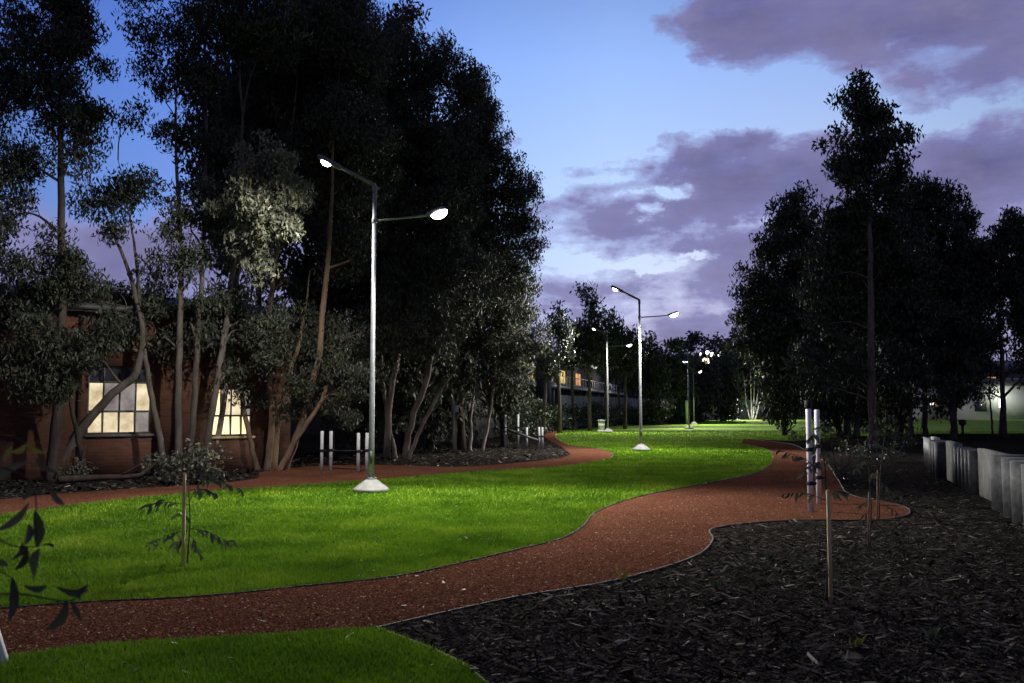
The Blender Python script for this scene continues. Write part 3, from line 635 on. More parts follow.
# ------------------------------------------------------------------ street lamps
HP = 6.3; PI = math.pi
def lamp(basepx, basepy, Hp, arms, label, bright=1.0, plinth=True):
    g = G(basepx, basepy); x, y = g[0], g[1]
    root = empty('street_lamp', (x, y, 0), label, 'street lamp', 'twin-arm park lamps in a row on the lawn')
    if plinth:
        m = MB(); m.lathe((x,y,0), [(.34,0),(.345,.07),(.33,.085),(.10,.26),(.085,.27)], 24); m.build('plinth', M['plinth'], root, smooth=False)
    m = MB(); m.lathe((x,y,0), [(.055,.22),(.054,.9),(.052,.92),(.038,Hp-.12)], 14); pole = m.build('pole', M['galv'], root, smooth=True)
    if plinth:
        m = MB(); m.lathe((x,y,0), [(.105,.268),(.105,.285),(.058,.288)], 14); m.build('base_flange', M['galv'], root)
    if basepy > 440:
        m = MB(); m.box((x-.022,y-.062,.55),(x+.022,y-.046,.80)); m.build('access_hatch', M['dullsteel'], pole)
        for q_ in range(4):
            t_ = PI/4+q_*PI/2; m = MB(); m.lathe((x+.09*math.cos(t_),y+.09*math.sin(t_),.283), [(.012,0),(.012,.03),(.006,.034)], 6); m.build('bolt', M['dullsteel'], root)
    for (kind, az, ln, rise, z, on, power, aim, cone) in arms:
        d = np.array([math.cos(az), math.sin(az), 0]); a = np.array([x, y, z])
        if kind == 'high':
            m = MB(); m.lathe((x,y,0), [(.043,Hp-.16),(.047,Hp-.14),(.047,Hp-.01),(.04,Hp+.005)], 12)
            e = a + d*ln + np.array([0,0,rise]); m.bar(a+d*.0, a+(e-a)*.66, .08, .065); arm = m.build('arm', M['darkmetal'], root)
            h0 = a+(e-a)*.58; h1 = e
        else:
            m = MB(); e = a + d*ln + np.array([0,0,rise]); m.tube(catmull([a, a+(e-a)*.5+np.array([0,0,-.01]), a+(e-a)*.82], 4), .022, 8)
            m.lathe((x,y,z-.05), [(.050,0),(.052,.01),(.052,.09),(.048,.1)], 12); arm = m.build('arm', M['galv'], root)
            h0 = a+(e-a)*.75; h1 = e + np.array([0,0,.10])
        m = MB(); u = (h1-h0)/np.linalg.norm(h1-h0)
        side = np.cross(u, (0,0,1)); side /= np.linalg.norm(side); up = np.cross(side, u)
        Wd = .125; V = []
        for t, w, hh in ((0,.5,.028),(.12,.85,.04),(.85,1,.04),(1,.8,.022)):
            c = h0+(h1-h0)*t
            for s1, s2 in ((-1,-1),(1,-1),(.8,1),(-.8,1)): V.append(c+side*s1*Wd*w+up*s2*hh)
        f = [(0,1,2,3),(15,14,13,12)]
        for i in range(3):
            for j in range(4): k = (j+1)%4; f.append((i*4+j, (i+1)*4+j, (i+1)*4+k, i*4+k))
        m.add(V, f); head = m.build('lamp_head', M['darkmetal'] if kind == 'high' else M['galv'], root)
        if on:
            # domed lens bulging below the head
            c = h0+(h1-h0)*(.62) - up*.045; m = MB(); n = 14; V = []; f = []
            rl = .125*min(1.0, .75+.25*bright)*(1.2 if kind == 'low' else .75)
            for i, ph in enumerate((0, .45, .9, 1.25)):
                for j in range(n):
                    t = j*2*math.pi/n; V.append(c + (u*math.cos(t)*1.15+side*math.sin(t))*rl*math.cos(ph) - up*rl*.75*math.sin(ph))
            V.append(c-up*rl*.78)
            for i in range(3):
                for j in range(n): k = (j+1)%n; f.append((i*n+j, i*n+k, (i+1)*n+k, (i+1)*n+j))
            for j in range(n): f.append((3*n+j, 3*n+(j+1)%n, 4*n))
            m.add(V, f); ln_ = m.build('lens', M['lamp'] if bright >= 1 else M['lamp_side'], head, smooth=True)
            ld = bpy.data.lights.new('lamp_light', 'SPOT'); ld.energy = power; ld.shadow_soft_size = .10; ld.color = (1, .96, .88); ld.spot_size = math.radians(cone); ld.spot_blend = .55
            lo = bpy.data.objects.new('lamp_light', ld); COL.objects.link(lo); lo.parent = root
            q = c - up*.16; lo.location = (q[0]-x, q[1]-y, q[2])
            dv = Vector((aim[0]-q[0], aim[1]-q[1], -q[2])); lo.rotation_euler = dv.to_track_quat('-Z', 'Y').to_euler()
    return root
PI = math.pi
PW = 1500
lamp(371,492.5,6.05,[('high',PI*1.03,1.12,.56,6.05,True,PW*1.0,(-7,17),168),('low',-.10,1.42,.12,5.33,True,PW*3.0,(-.5,9),155)], 'nearest street lamp, tallest in view, its white pole left of the picture centre', 1)
lamp(641,451,5.72,[('high',PI*1.03,1.08,.52,5.72,True,PW*1.6,(-1,34),165),('low',.05,1.45,.12,5.05,True,PW*2.2,(5,26),160)], 'twin-arm street lamp on the lawn just right of centre, second nearest', 1)
lamp(608,432.5,6.4,[('high',PI*1.0,1.0,.45,6.4,True,PW*2,(2,50),165),('low',.1,1.6,.1,5.6,True,PW*2.4,(10,46),160)], 'twin-arm street lamp in front of the dark hedge, left of the second nearest lamp', 1)
lamp(689,428.7,5.9,[('high',PI*1.0,.95,.45,5.9,False,0,(12,60),150),('low',PI*.5,1.4,.1,5.1,True,PW*2.8,(17,60),165)], 'dark-headed street lamp with only its upper arm showing, right of the centre lamp', .7)
lamp(694,424.5,5.2,[('high',PI*.98,1.1,.72,5.2,False,0,(0,0),150),('low',-.9,.9,.1,4.85,True,PW*4,(22,74),168)], 'small far street lamp right behind another, its single lit head on the right', .9)
lamp(738,420.2,5.8,[('high',PI*1.0,1.15,.75,5.8,False,0,(0,0),150),('low',-.9,.8,.1,5.3,True,PW*6,(33,104),172)], 'farthest street lamp near the white-trunked trees', .9)

# ------------------------------------------------------------------ exercise stations
def post(root, px, base, top, w=.09, name='post', mat='white', dY=0):
    g = G(px, base); g[1] += dY; z1 = P(px, top, g[1])[2]
    m = MB(); r = w/2; m.lathe((g[0],g[1],0), [(r,0),(r,z1-.012),(r*.8,z1)], 14); m.build(name, M[mat], root, smooth=False)
    return g, z1
def clamp(root, g, z, w=.09, h=.07):
    m = MB(); r = w/2+.012; m.lathe((g[0],g[1],z), [(r,0),(r+.003,.01),(r+.003,h-.01),(r,h)], 14); m.box((g[0]+r-.01,g[1]-.03,z+.01),(g[0]+r+.035,g[1]+.03,z+h-.01)); m.build('clamp', M['black'], root)
root = empty('exercise_station', G(345,472), 'outdoor exercise frame of four white posts beside the nearest lamp post', 'exercise equipment', 'white-post exercise stations along the paths')
gs = []
for px, b, t in ((321.5,471.5,431),(330.5,471,431),(358,472.5,433),(366.5,471.5,433)):
    g, z = post(root, px, b, t, .085); gs.append(g); clamp(root, g, .50, .085, .07)
m = MB(); m.tube([gs[0]+np.array([0,-.06,.53]), gs[3]+np.array([0,-.06,.53])], .018, 8); m.build('bar', M['black'], root)
m = MB(); m.tube([gs[1]+np.array([0,.02,.08]), gs[2]+np.array([0,.02,.08])], .014, 8); m.build('bar', M['black'], root)
root = empty('exercise_station', G(523,448), 'exercise station with two tall and three short white posts and a sloping black bench', 'exercise equipment', 'white-post exercise stations along the paths')
gp = []
for px, b, t in ((505.3,448,414.5),(518,448,414.5),(526.8,447.5,427.5),(539,448.5,427),(542.3,448.5,427)):
    g, z = post(root, px, b, t, .095); gp.append(g)
    for q in ((.62,.80) if t < 420 else (.45,)): clamp(root, g, q, .095, .06)
m = MB(); m.bar(gp[0]+np.array([.15,-.1,.72]), gp[3]+np.array([.0,-.1,.30]), .28, .06); m.build('bench', M['black'], root)
root = empty('exercise_station', G(815,508), 'pair of tall white posts with black clamps in the red gravel bay', 'exercise equipment', 'white-post exercise stations along the paths')
for px, b, t in ((811,512,408.5),(819.2,504,409.5)):
    g, z = post(root, px, b, t, .088)
    for q in (.42,.95): clamp(root, g, q, .088, .06)
    if px < 815: m = MB(); m.lathe((g[0],g[1],z+.002), [(.055,0),(.06,.01),(.06,.11),(.05,.13)], 12); m.build('cap', M['black'], root)
for px, b, t, lab in ((687,424.3,400,'tall thin white post standing just left of the two overlapping far lamps'),(772.5,422,413,'left white bollard of the two beyond the lawn, under the right-hand trees'),(787.7,422,413.5,'right white bollard of the two beyond the lawn, under the right-hand trees'),(732.5,421,416.5,'tiny white bollard beside the farthest lamp')):
    g = G(px, b); z = P(px, t, g[1])[2]; m = MB(); m.lathe((g[0],g[1],0), [(.13,0),(.13,z*.8),(.16,z*.82),(.16,z*.9),(.1,z)], 12)
    tag(m.build('white_post', M['white']), lab, 'post')
# sign on a stake, utility box, tag
g = G(456,452); r_ = empty('stake_sign', g, 'small white square sign on a slim stake under the left-hand trees', 'sign')
m = MB(); m.box((g[0]-.02,g[1]-.02,0),(g[0]+.02,g[1]+.02,1.55)); m.build('stake', M['bark_tan'], r_)
m = MB(); m.box((g[0]-.09,g[1]-.035,1.45),(g[0]+.09,g[1]-.022,1.72)); m.build('board', M['white'], r_)
g = G(601.5,432); m = MB(); m.box((g[0]-.24,g[1]-.2,0.0),(g[0]+.24,g[1]+.2,.12)); m.box((g[0]-.2,g[1]-.15,.122),(g[0]+.2,g[1]+.15,.74)); m.box((g[0]-.23,g[1]-.18,.742),(g[0]+.23,g[1]+.18,.80))
tag(m.build('utility_box', M['white']), 'small white utility box at the edge of the hedge beside a lamp', 'utility box')

# ------------------------------------------------------------------ right hand retaining wall
root = empty('retaining_wall', G(985,500), 'low wall of pale concrete panels and round steel posts along the right edge', 'wall')
W0 = G(1070,560)[:2]; 
line = catmull(np.array([G(1075,552)[:2], G(1024,516)[:2], G(990,499)[:2], G(956,483)[:2], G(930,468)[:2], G(922,462)[:2]]), 10)
seg = np.linalg.norm(np.diff(line, axis=0), axis=1); cum = np.concatenate([[0], np.cumsum(seg)]); 
def at_s(s): return np.array([np.interp(s, cum, line[:,0]), np.interp(s, cum, line[:,1])])
def s_of(px): 
    pxs = [512 + F*p[0]/p[1]*1.0 for p in line]; return np.interp(-px, -np.array(pxs), cum)
WH = .88
def panel(px0, px1, mat, h=WH, th=.12, ribs=0):
    a, b = at_s(s_of(px0)), at_s(s_of(px1)); m = MB()
    if ribs:
        n = ribs
        for i in range(n):
            p = a+(b-a)*(i+.5)/n; r = np.linalg.norm(b-a)/n*.48; m.tube([(p[0],p[1],0),(p[0],p[1],h)], r, 10)
        m.build('steel_post', M[mat], root)
    else:
        m.bar((a[0],a[1],h/2),(b[0],b[1],h/2), th, h); m.build('concrete_panel', M[mat], root)
panel(1070,1046,'concrete'); panel(1045,1037,'dullsteel',ribs=1); panel(1034,1026,'dullsteel',ribs=1); panel(1024,1016,'dullsteel',ribs=1); panel(1013,1004,'dullsteel',ribs=1)
panel(1002,978,'concrete'); panel(976.5,958,'dullsteel',h=WH*.93,ribs=5); panel(956.5,946,'concrete'); panel(945,936,'dullsteel',h=WH*.95,ribs=3); panel(935,931,'render_white'); panel(930.5,924,'darkmetal',h=WH*.93,ribs=9)
for px in (1003,1014.6,1025): 
    p = at_s(s_of(px)); m = MB(); m.box((p[0]-.03,p[1]-.1,.40),(p[0]+.03,p[1]-.06,.46)); m.build('bolt_plate', M['galv'], root)

# ------------------------------------------------------------------ saplings
def lance(mb, a, b, w, bend=.12, r=None):
    """one lance-shaped leaf from a to b"""
    a = np.array(a,float); b = np.array(b,float); d = b-a; L = np.linalg.norm(d); u = d/L
    s = np.cross(u, (0.15,1,.1)); s /= np.linalg.norm(s); n = np.cross(s,u); k = 6; V = []
    for i in range(k+1):
        t = i/k; c = a+d*t+s*bend*L*math.sin(math.pi*t)+n*.06*L*math.sin(math.pi*t); ww = w*max(.02, math.sin(math.pi*min(1,t*.93+.05))**.8)/2
        V += [c-s*ww, c+n*ww*.35, c+s*ww]
    f = []
    for i in range(k):
        for j in range(2): f.append((i*3+j, i*3+j+1, (i+1)*3+j+1, (i+1)*3+j))
    mb.add(V, f)
def sapling(label, basepx, basepy, stake, stem, twigs, nleaf, Ls, seed, leaf='leaf_sap', yel=0):
    r = np.random.default_rng(seed); g = G(basepx, basepy); Y = g[1]
    root = empty('staked_sapling', g, label, 'sapling', 'young trees planted with wooden stakes')
    if stake:
        px0, py0, px1, py1 = stake; a = P(px0, py0, Y); a[2] = 0; b = P(px1, py1, Y)
        m = MB(); sw = .026 if nleaf == 0 else .013; m.bar((a[0],a[1],-.02), b, sw, sw); m.build('stake', M['stake'] if nleaf == 0 else M['bark_tan'], root)
    m = MB(); sp_ = catmull([P(px, py, Y+.06) for px, py in stem], 5); sp_[0][2] = min(sp_[0][2], .0)
    m.tube(sp_, np.linspace(.009,.003,len(sp_)), 6); m.build('trunk', M['bark_dark'], root)
    mb = MB()
    for (a, b, n) in twigs:
        A_ = P(*a, Y+.06); B_ = P(*b, Y+.06) + np.array([0, r.normal(0,.12), 0]); p = catmull([A_, (A_+B_)/2+np.array([0,0,.03]), B_], 5); tw = MB(); tw.tube(p, np.linspace(.004,.0015,len(p)), 5); tw.build('twig', M['bark_dark'], root)
        n = int(n*1.7)
        for i in range(n):
            t = .25+.75*(i+r.random())/n; c = p[min(len(p)-1,int(t*len(p)))]
            ax = np.array([r.normal(0,.55), r.normal(0,.4), -.75+r.normal(0,.35)]); ax += (B_-A_)/np.linalg.norm(B_-A_)*.45; ax /= np.linalg.norm(ax)
            L = Ls*(.5+.9*r.random()); lance(mb, c, c+ax*L, L*.27, r.normal(0,.12))
    mb.build('leaves', M[leaf], root)
    return root
sapling('staked sapling with drooping dark leaves on the lawn at the left', 183,568,(183,568,184.5,474),[(187,568),(190,520),(189,488),(193,450)],
  [((189,505),(150,504),9),((188,530),(142,548),12),((189,528),(228,545),14),((190,490),(222,492),8),((191,478),(240,490),10),((190,500),(205,470),7),((189,520),(172,515),6),((190,535),(205,552),8),((188,540),(170,548),7)], 0, .095, 5)
sapling('staked sapling with a bare yellowish stake in front of the pair of tall white posts', 829,603,(831,603,828,490),[(826,604),(828,540),(826,490),(824,460),(816,430)],
  [((826,500),(790,495),7),((826,498),(852,493),6),((824,462),(795,470),7),((822,450),(838,462),5),((818,436),(806,440),8),((817,432),(826,428),7),((826,560),(812,566),4),((827,530),(810,528),4),((827,575),(842,580),4),((817,440),(812,470),6),((820,470),(786,452),7)], 0, .07, 6)
sapling('thin staked sapling in the mulch left of the shrubs, behind the nearer stake', 868,548,(868,546,869,492),[(870,548),(871,500),(868,450),(872,410)],
  [((871,500),(858,510),4),((870,480),(886,486),5),((869,460),(852,468),6),((870,440),(888,448),6),((871,425),(860,430),5),((871,520),(888,540),5),((871,510),(852,528),5),((871,415),(880,420),5)], 1, .07, 7)
sapling('small staked sapling farther back in the mulch near the gravel bay', 877,521,(877,521,877.5,470),[(879,521),(880,480),(884,440),(886,410)],
  [((880,490),(896,496),6),((881,470),(868,478),6),((883,450),(896,452),7),((885,430),(874,436),7),((886,415),(897,420),6),((880,505),(894,512),5)], 1, .08, 8)
for i, (px, py, hh, nl, lab, mt) in enumerate([(622,583,.16,9,'small grassy weed sprouting at the path edge in the lower centre','leaf_yel'),(716,590,.14,8,'thin weed sprouting in the mulch left of the bare stake','leaf_sap'),(858,650,.10,10,'pale low weed in the mulch at the bottom right','leaf_yel'),
      (930,640,.12,8,'dark small weed in the mulch near the lower right corner','leaf_sap'),(770,560,.13,8,'small weed in the mulch below the gravel bay','leaf_sap'),(905,560,.16,9,'leafy weed in the mulch below the concrete wall','leaf_mid')]):
    r = np.random.default_rng(700+i); g = G(px, py); mb = MB()
    for k_ in range(nl):
        a_ = r.random()*2*PI; rr = .3+.7*r.random(); e = g+np.array([math.cos(a_)*hh*.6*rr, math.sin(a_)*hh*.6*rr, hh*(.4+.7*r.random())]); lance(mb, g+np.array([0,0,.005]), e, .014+.006*r.random(), r.normal(0,.15))
    tag(mb.build('weed', M[mt]), lab, 'weed')
# foreground sapling, leaning in at the left edge
rt = empty('young_eucalyptus', (P(-70,600,2.15)[0], 2.15, 0), 'young gum sapling reaching in at the left edge close to the camera', 'sapling')
Yf = 2.15
m = MB(); st = catmull([np.array([P(-70,600,Yf)[0], Yf, 0]), P(-66,600,Yf), P(-55,500,Yf), P(-50,380,Yf)], 6); m.tube(st, np.linspace(.012,.006,len(st)), 8); m.build('trunk', M['bark_mid'], rt)
for pl in ([(-60,620),(-20,598),(20,594),(66,601),(88,590)], [(-58,500),(-20,470),(10,470),(34,490),(36,547)], [(-58,540),(-20,530),(10,545),(36,547)], [(-55,470),(-20,440),(10,436),(30,446)], [(-58,560),(-20,560),(10,577)]):
    p = catmull([P(x, y, Yf+.02) for x, y in pl], 5); m = MB(); m.tube(p, np.linspace(.0032,.0014,len(p)), 5); m.build('twig', M['bark_dark'], rt)
mb = MB(); my = MB()
for (a, b, w, bd) in [((35,511),(37,548),13,.05),((29,524),(25,545),9,.1),((22,543),(11,560),8,.25),((36,547),(54,548),5,.2),((39,549),(34,578),10,-.15),((27,546),(15,570),8,.1),((12,577),(9,622),11,.05),((24,586),(47,585),7,-.15),
     ((-6,562),(8,565),7,0),((56,587),(88,586),8,-.18),((88,585),(80,601),6,-.35),((67,600),(45,631),10,.15),((72,601),(82,621),6,-.1),((-5,482),(26,462),8,.1),((36,458),(62,474),6,-.2),((-4,531),(29,503),8,-.1),((50,488),(65,505),7,-.15),((30,478),(22,500),8,.1)]:
    lance(mb, P(*a, Yf+random.Random(a[0]).uniform(-.03,.03)), P(*b, Yf+random.Random(b[0]).uniform(-.05,.05)), w*Yf/F, bd)
for (a, b, w, bd) in [((10,452),(27,443),6,-.2),((27,443),(46,453),5,-.2),((4,462),(12,446),6,.1)]: lance(my, P(*a, Yf), P(*b, Yf+.02), w*Yf/F, bd)
mb.build('leaves', M['leaf_mid'], rt); my.build('leaves', M['leaf_yel'], rt)['label'] = 'yellow-green young leaves at the tip'
g = G(4,666); m = MB(); m.bar(g+np.array([0,0,.0]), g+np.array([-.28,.02,.75]), .06, .045); tag(m.build('marker_stake', M['white']), 'white painted stake leaning at the bottom left corner', 'stake')
# dead stump post on the right
g = G(963,440); m = MB(); m.lathe(g, [(.07,0),(.06,.5),(.07,.72),(.17,.78),(.18,.98),(.1,1.03)], 10); tag(m.build('timber_bollard', M['soffit']), 'dark bollard with a knobbed top behind the low concrete wall', 'bollard')

# ------------------------------------------------------------------ right hand trees
def shoot(px, gy, r0, top, Y=None, lean=0, n=4):
    return [(px+lean*(i/n), gy+(top-gy)*i/n, r0*(1-.75*i/n), 0) for i in range(n+1)]
YR = depth(449)
tree('conical_tree', 'tall dark conical tree with a smooth grey trunk, highest crown on the right', 'tree', YR, 872,
  [[(873,449,.22,-.3),(872,400,.19,-.3),(871,330,.17,-.3),(870,250,.13,-.2),(868,160,.08,0),(865,90,.03,0)], [(872,330,.04,-.3),(850,322,.03,-.8),(826,324,.015,-1)], [(874,280,.04,-.3),(850,272,.03,-.8),(832,276,.015,-1)]],
  [(864,73,7,9,0,.9),(865,84,12,12,0,.9),(866,98,22,14,0,1.1),(862,120,28,16,0,1.2),(880,118,18,14,0,1.1),(858,146,30,16,0,1.3),(884,144,24,16,0,1.2),(902,136,10,9,0,.8),(845,170,26,16,0,1.3),(880,172,28,18,0,1.3),(850,196,26,16,0,1.3),(890,190,18,16,0,1.2),
   (860,220,42,26,1,1.8),(850,265,48,30,1.5,1.8),(890,260,44,34,1.5,1.8),(840,310,46,34,1.5,1.6),(890,315,46,34,1.5,1.6),(825,360,34,28,.5,.8),(855,372,30,20,.8,.8),(812,385,20,18,.3,.45),(900,370,34,24,1.5,1)],
  M['bark_mid'], M['leaf_dark'], .24, .085, 3.6, 101, sub=.5)
tree('bushy_tree', 'broad black-looking tree left of the tall conical one, its crown reaching the lawn', 'tree', depth(436), 850,
  [shoot(847,436,.30,300), shoot(856,436,.25,310,lean=10), shoot(840,436,.2,330,lean=-25)],
  [(797,200,16,14,0,1.0),(790,222,24,18,0,1.2),(808,235,24,20,0,1.3),(775,248,26,18,0,1.2),(800,268,36,24,0,1.5),(760,280,24,18,0,1.1),(748,298,18,14,0,.9),(775,302,30,20,0,1.4),(745,322,16,14,0,.8),(770,330,30,20,0,1.3),
   (738,344,12,9,0,.6),(765,350,28,16,0,1.1),(800,320,34,30,0,1.6),(795,360,34,22,0,1.1),(820,385,30,22,-.5,.7),(790,385,24,14,0,.5)],
  M['bark_mid'], M['leaf_dark'], .28, .10, 3.8, 102, sub=.6)
tree('bushy_tree', 'wide dark rounded tree right of the tall conical one', 'tree', depth(437), 930,
  [shoot(925,437,.2,300), shoot(912,437,.12,350,lean=-6)],
  [(905,186,16,12,0,1.0),(925,190,20,14,0,1.1),(945,205,24,18,0,1.3),(965,222,16,16,0,1.0),(915,215,30,22,0,1.5),(940,245,36,26,0,1.7),(970,255,16,22,0,1.1),(925,285,40,28,0,1.7),(965,290,26,26,0,1.4),(940,325,38,24,0,1.2),(905,340,30,24,0,1.2),(972,322,16,18,0,.9),
   (915,370,26,14,0,.7),(945,378,22,14,0,.6),(958,352,18,14,0,.5)],
  M['bark_dark'], M['leaf_dark'], .26, .09, 3.8, 103, sub=.55)
tree('bushy_tree', 'dark tree with a short straight trunk behind the concrete wall', 'tree', depth(440), 953,
  [shoot(953,440,.2,330)],
  [(945,350,26,18,0,.9),(965,360,22,18,0,.9),(935,375,24,14,0,.8),(958,388,20,12,0,.7),(980,340,14,14,0,.7),(950,320,30,20,0,1.2),(930,400,14,8,0,.4)],
  M['bark_dark'], M['leaf_dark'], .22, .08, 3.6, 104)
tree('spreading_tree', 'dark tree with forked spreading limbs in front of the white building at the far right', 'tree', depth(437), 1003,
  [[(1003,438,.30,0),(1003,400,.18,0),(1002,360,.15,0),(999,320,.12,0),(1000,270,.08,0)], [(1003,398,.10,0),(1015,385,.08,0),(1030,372,.05,0)], [(1003,380,.10,0),(1018,364,.08,0),(1040,345,.05,0)], [(1002,398,.07,0),(990,392,.05,0),(978,382,.03,0)], [(1001,368,.06,0),(990,364,.05,0),(975,356,.03,0)]],
  [(1012,222,18,14,0,1.1),(1000,240,22,18,0,1.3),(1025,245,24,26,0,1.4),(990,262,16,18,0,1.1),(1005,280,26,22,0,1.4),(1025,295,20,20,0,1.1),(990,305,18,18,0,1.0),(1008,322,16,10,0,.5),(985,335,14,10,0,.6),(1040,330,16,40,0,.8),(1045,250,20,50,0,1.2),(978,350,10,8,0,.4),(1013,340,8,6,0,.3)],
  M['bark_dark'], M['leaf_dark'], .26, .09, 3.4, 105, sub=.45)
tree('slim_tree', 'slim bare dark stem just left of the forked tree', 'tree', depth(435), 992, [[(992.5,435,.08,0),(991,410,.07,0),(989,390,.05,0),(991,370,.04,0),(988,345,.02,0)]], [(988,345,10,8,0,.5)], M['bark_dark'], M['leaf_dark'], .24, .085, 3, 106)
tree('slim_tree', 'slim grey-stemmed tree under the wide rounded crown', 'tree', depth(438), 911, [[(910,438,.09,0),(911,415,.08,0),(916,395,.05,0),(922,372,.03,0)], [(921,438,.04,0),(922,420,.03,0),(926,400,.02,0)]], [(905,402,14,8,0,.35),(925,395,12,8,0,.3)], M['bark_mid'], M['leaf_dark'], .2, .07, 3, 107)
for i, (px, top, wid, Yb, lab, low) in enumerate([(785,285,80,50,'dark tree filling the left flank of the right-hand group',.12),(840,225,100,48,'dark tree behind the left side of the conical tree',.1),(900,210,100,50,'dark tree behind the right side of the conical tree',.12),
  (955,240,90,52,'dark tree between the wide rounded tree and the forked one',.2),(1035,240,70,50,'dark tree at the right edge behind the forked tree',.35),(870,330,120,54,'low dark tree behind the grey smooth trunk',.08)]):
    rr = np.random.default_rng(1800+i); gyy = 407+1.65/Yb*F; H = gyy-top; cl = []
    for k_ in range(15):
        t = rr.random(); w_ = wid*(math.sin(math.pi*(.15+.75*t))**.8)*.5
        cl.append((px+rr.uniform(-.55,.55)*w_, gyy-H*(low+(.95-low)*t), w_*.6, H*.12+6, rr.normal(0,.8), 1.0))
    tree('background_tree', lab, 'tree', Yb, px, [[(px,gyy,.18,0),(px+rr.normal(0,5),gyy-H*.5,.12,0),(px,top+H*.15,.04,0)]], cl, M['bark_dark'], M['leaf_dark'], .30, .11, 2.2, 1820+i, group='dark trees on the right beyond the mulch', sub=.6, branches=False)
# shrubs under them
for i, (px, gy, rx, ry, lab, mt) in enumerate([(800,440,14,9,'low grassy shrub at the left foot of the right-hand trees','leaf_mid'),(833,446,12,14,'yellow-tinged shrub behind the pair of tall white posts','leaf_yel'),(858,458,20,9,'dark low shrub in front of the thick trunks','leaf_sap'),
      (895,462,22,9,'dark low shrub in the mulch left of the concrete wall','leaf_sap'),(908,447,16,8,'dark low shrub at the far end of the concrete wall','leaf_sap'),(842,480,14,8,'small dark shrub beside the red gravel bay','leaf_sap'),(885,440,20,9,'dark shrub between the grey trunk and the wall end','leaf_sap')]):
    shrub('low_shrub', lab, depth(gy), px, [(px-rx*.4, gy-ry*.9, rx*.6, ry*.8, 0, .45), (px+rx*.4, gy-ry*.7, rx*.6, ry*.7, 0, .45)], M[mt], .12, .04, 1.2, 200+i, sub=.2)

# ------------------------------------------------------------------ trees of the far field
WT = depth(419.7)
tree('white_barked_tree', 'group of white-barked stems fanning out behind the farthest lamp', 'tree', WT, 755,
  [[(750,420,.10,0),(746,400,.09,0),(744,375,.07,0)],[(752,420,.11,0),(751,395,.09,0),(750,368,.07,0)],[(753,420,.12,0),(754,395,.10,0),(755,364,.08,0)],[(755,420,.13,0),(761,398,.11,0),(769,366,.09,0)],[(752,420,.09,0),(757,400,.08,0),(759,372,.06,0)]],
  [(752,360,18,12,0,.8),(770,358,14,10,0,.7),(745,352,14,8,0,.6)], M['bark_white'], M['leaf_dark'], .5, .2, 3.4, 301, sub=.9)
tree('white_barked_tree', 'smaller group of white-barked stems near the two white bollards', 'tree', WT*.95, 779,
  [[(777,421,.12,0),(775,395,.1,0),(775,378,.08,0)],[(779,421,.14,0),(780,395,.12,0),(784,378,.08,0)]],
  [(778,372,16,10,0,.8),(790,365,16,12,0,.9)], M['bark_white'], M['leaf_dark'], .5, .2, 3.4, 302, sub=.9)

def auto(label, px, gy, top, wid, shape, seed, trunk=.18, low=None, lai=3.4, name='background_tree', Y=None, L=None):
    Y = Y or depth(gy); r = np.random.default_rng(seed); gyy = 407+1.65/Y*F; H = gyy-top; low = low if low is not None else .3
    cl = []; n = 7
    for i in range(n):
        t = i/(n-1); yy = gyy - H*(low+(.96-low)*t)
        if shape == 'cone': w = wid*(1-.80*t)*(.9+.25*r.random())
        elif shape == 'round': w = wid*(math.sin(math.pi*(.18+.72*t))**.8)*(.85+.3*r.random())
        else: w = wid*(.55+.45*r.random())*(1-.45*t)
        cl.append((px+r.normal(0,wid*.12), yy, w/2, H*(.98-low)/n*.75, 0, 1.1))
        cl.append((px+r.normal(0,wid*.28), yy+r.normal(0,3), w/3.2, H*(.98-low)/n*.6, r.normal(0,.5), .8))
    L = L or max(.2, Y*.0050)
    return tree(name, label, 'tree', Y, px, [[(px, gyy, trunk, 0), (px+r.normal(0,2), gyy-H*.5, trunk*.7, 0), (px, top+H*.12, trunk*.2, 0)]], cl, M['bark_mid'], M['leaf_dark'], L, L*.38, lai, seed, group='background trees beyond the lawn', sub=max(.35, Y*.010))
far = [
 (560,433,308,26,'tuft','slender tree with a tufted top, first gap right of the left-hand row',.62),
 (590,431,288,34,'cone','pointed dark tree rising highest behind the hedge lamp',.52),
 (575,430,325,30,'round','dark round tree between the tufted and the pointed one',.64),
 (607,430,318,30,'round','dark tree right of the pointed one, its trunk in front of the long balcony',.60),
 (625,429,330,34,'round','rounded dark tree seen just left of the second nearest lamp',.62),
 (543,434,345,30,'tuft','low leafy tree in front of the yellow-lit end of the balcony building',.68),
 (655,425,338,34,'cone','dark pointed tree immediately right of the second nearest lamp',.06),
 (672,424,345,30,'round','dark round tree between the centre lamp and the far pair of lamps',.06),
 (640,425,346,30,'round','dark round tree behind the second nearest lamp post',.5),
 (700,422,356,34,'round','dark tree behind the far pair of lamps',.06),
 (722,421,360,32,'round','dark tree below the hillside lights',.06),
 (715,418.6,368,40,'round','low dark tree left of the farthest lamp',.04),
 (745,418.3,352,34,'round','dark tree above the farthest lamp',.25),
 (735,418.2,374,30,'round','low dark tree behind the farthest lamp',.05),
 (765,418.3,335,44,'round','dark tree crown above the white-barked stems',.3),
 (800,419,345,50,'round','dark tree far behind the pair of tall white posts',.1),
 (835,418.5,350,44,'round','dark far tree behind the thick trunks',.1),
 (870,418.5,360,44,'round','far dark tree left of the orange-lit windows',.15),
 (905,418.5,372,36,'round','far dark tree in front of the orange-lit windows',.25),
 (960,418.2,365,40,'round','far dark tree left of the white building',.2),
 (620,424,338,30,'tuft','dark far tree above the balcony roof',.6),
 (684,423.5,350,26,'cone','narrow dark tree next to the far pair of lamps',.06),
]
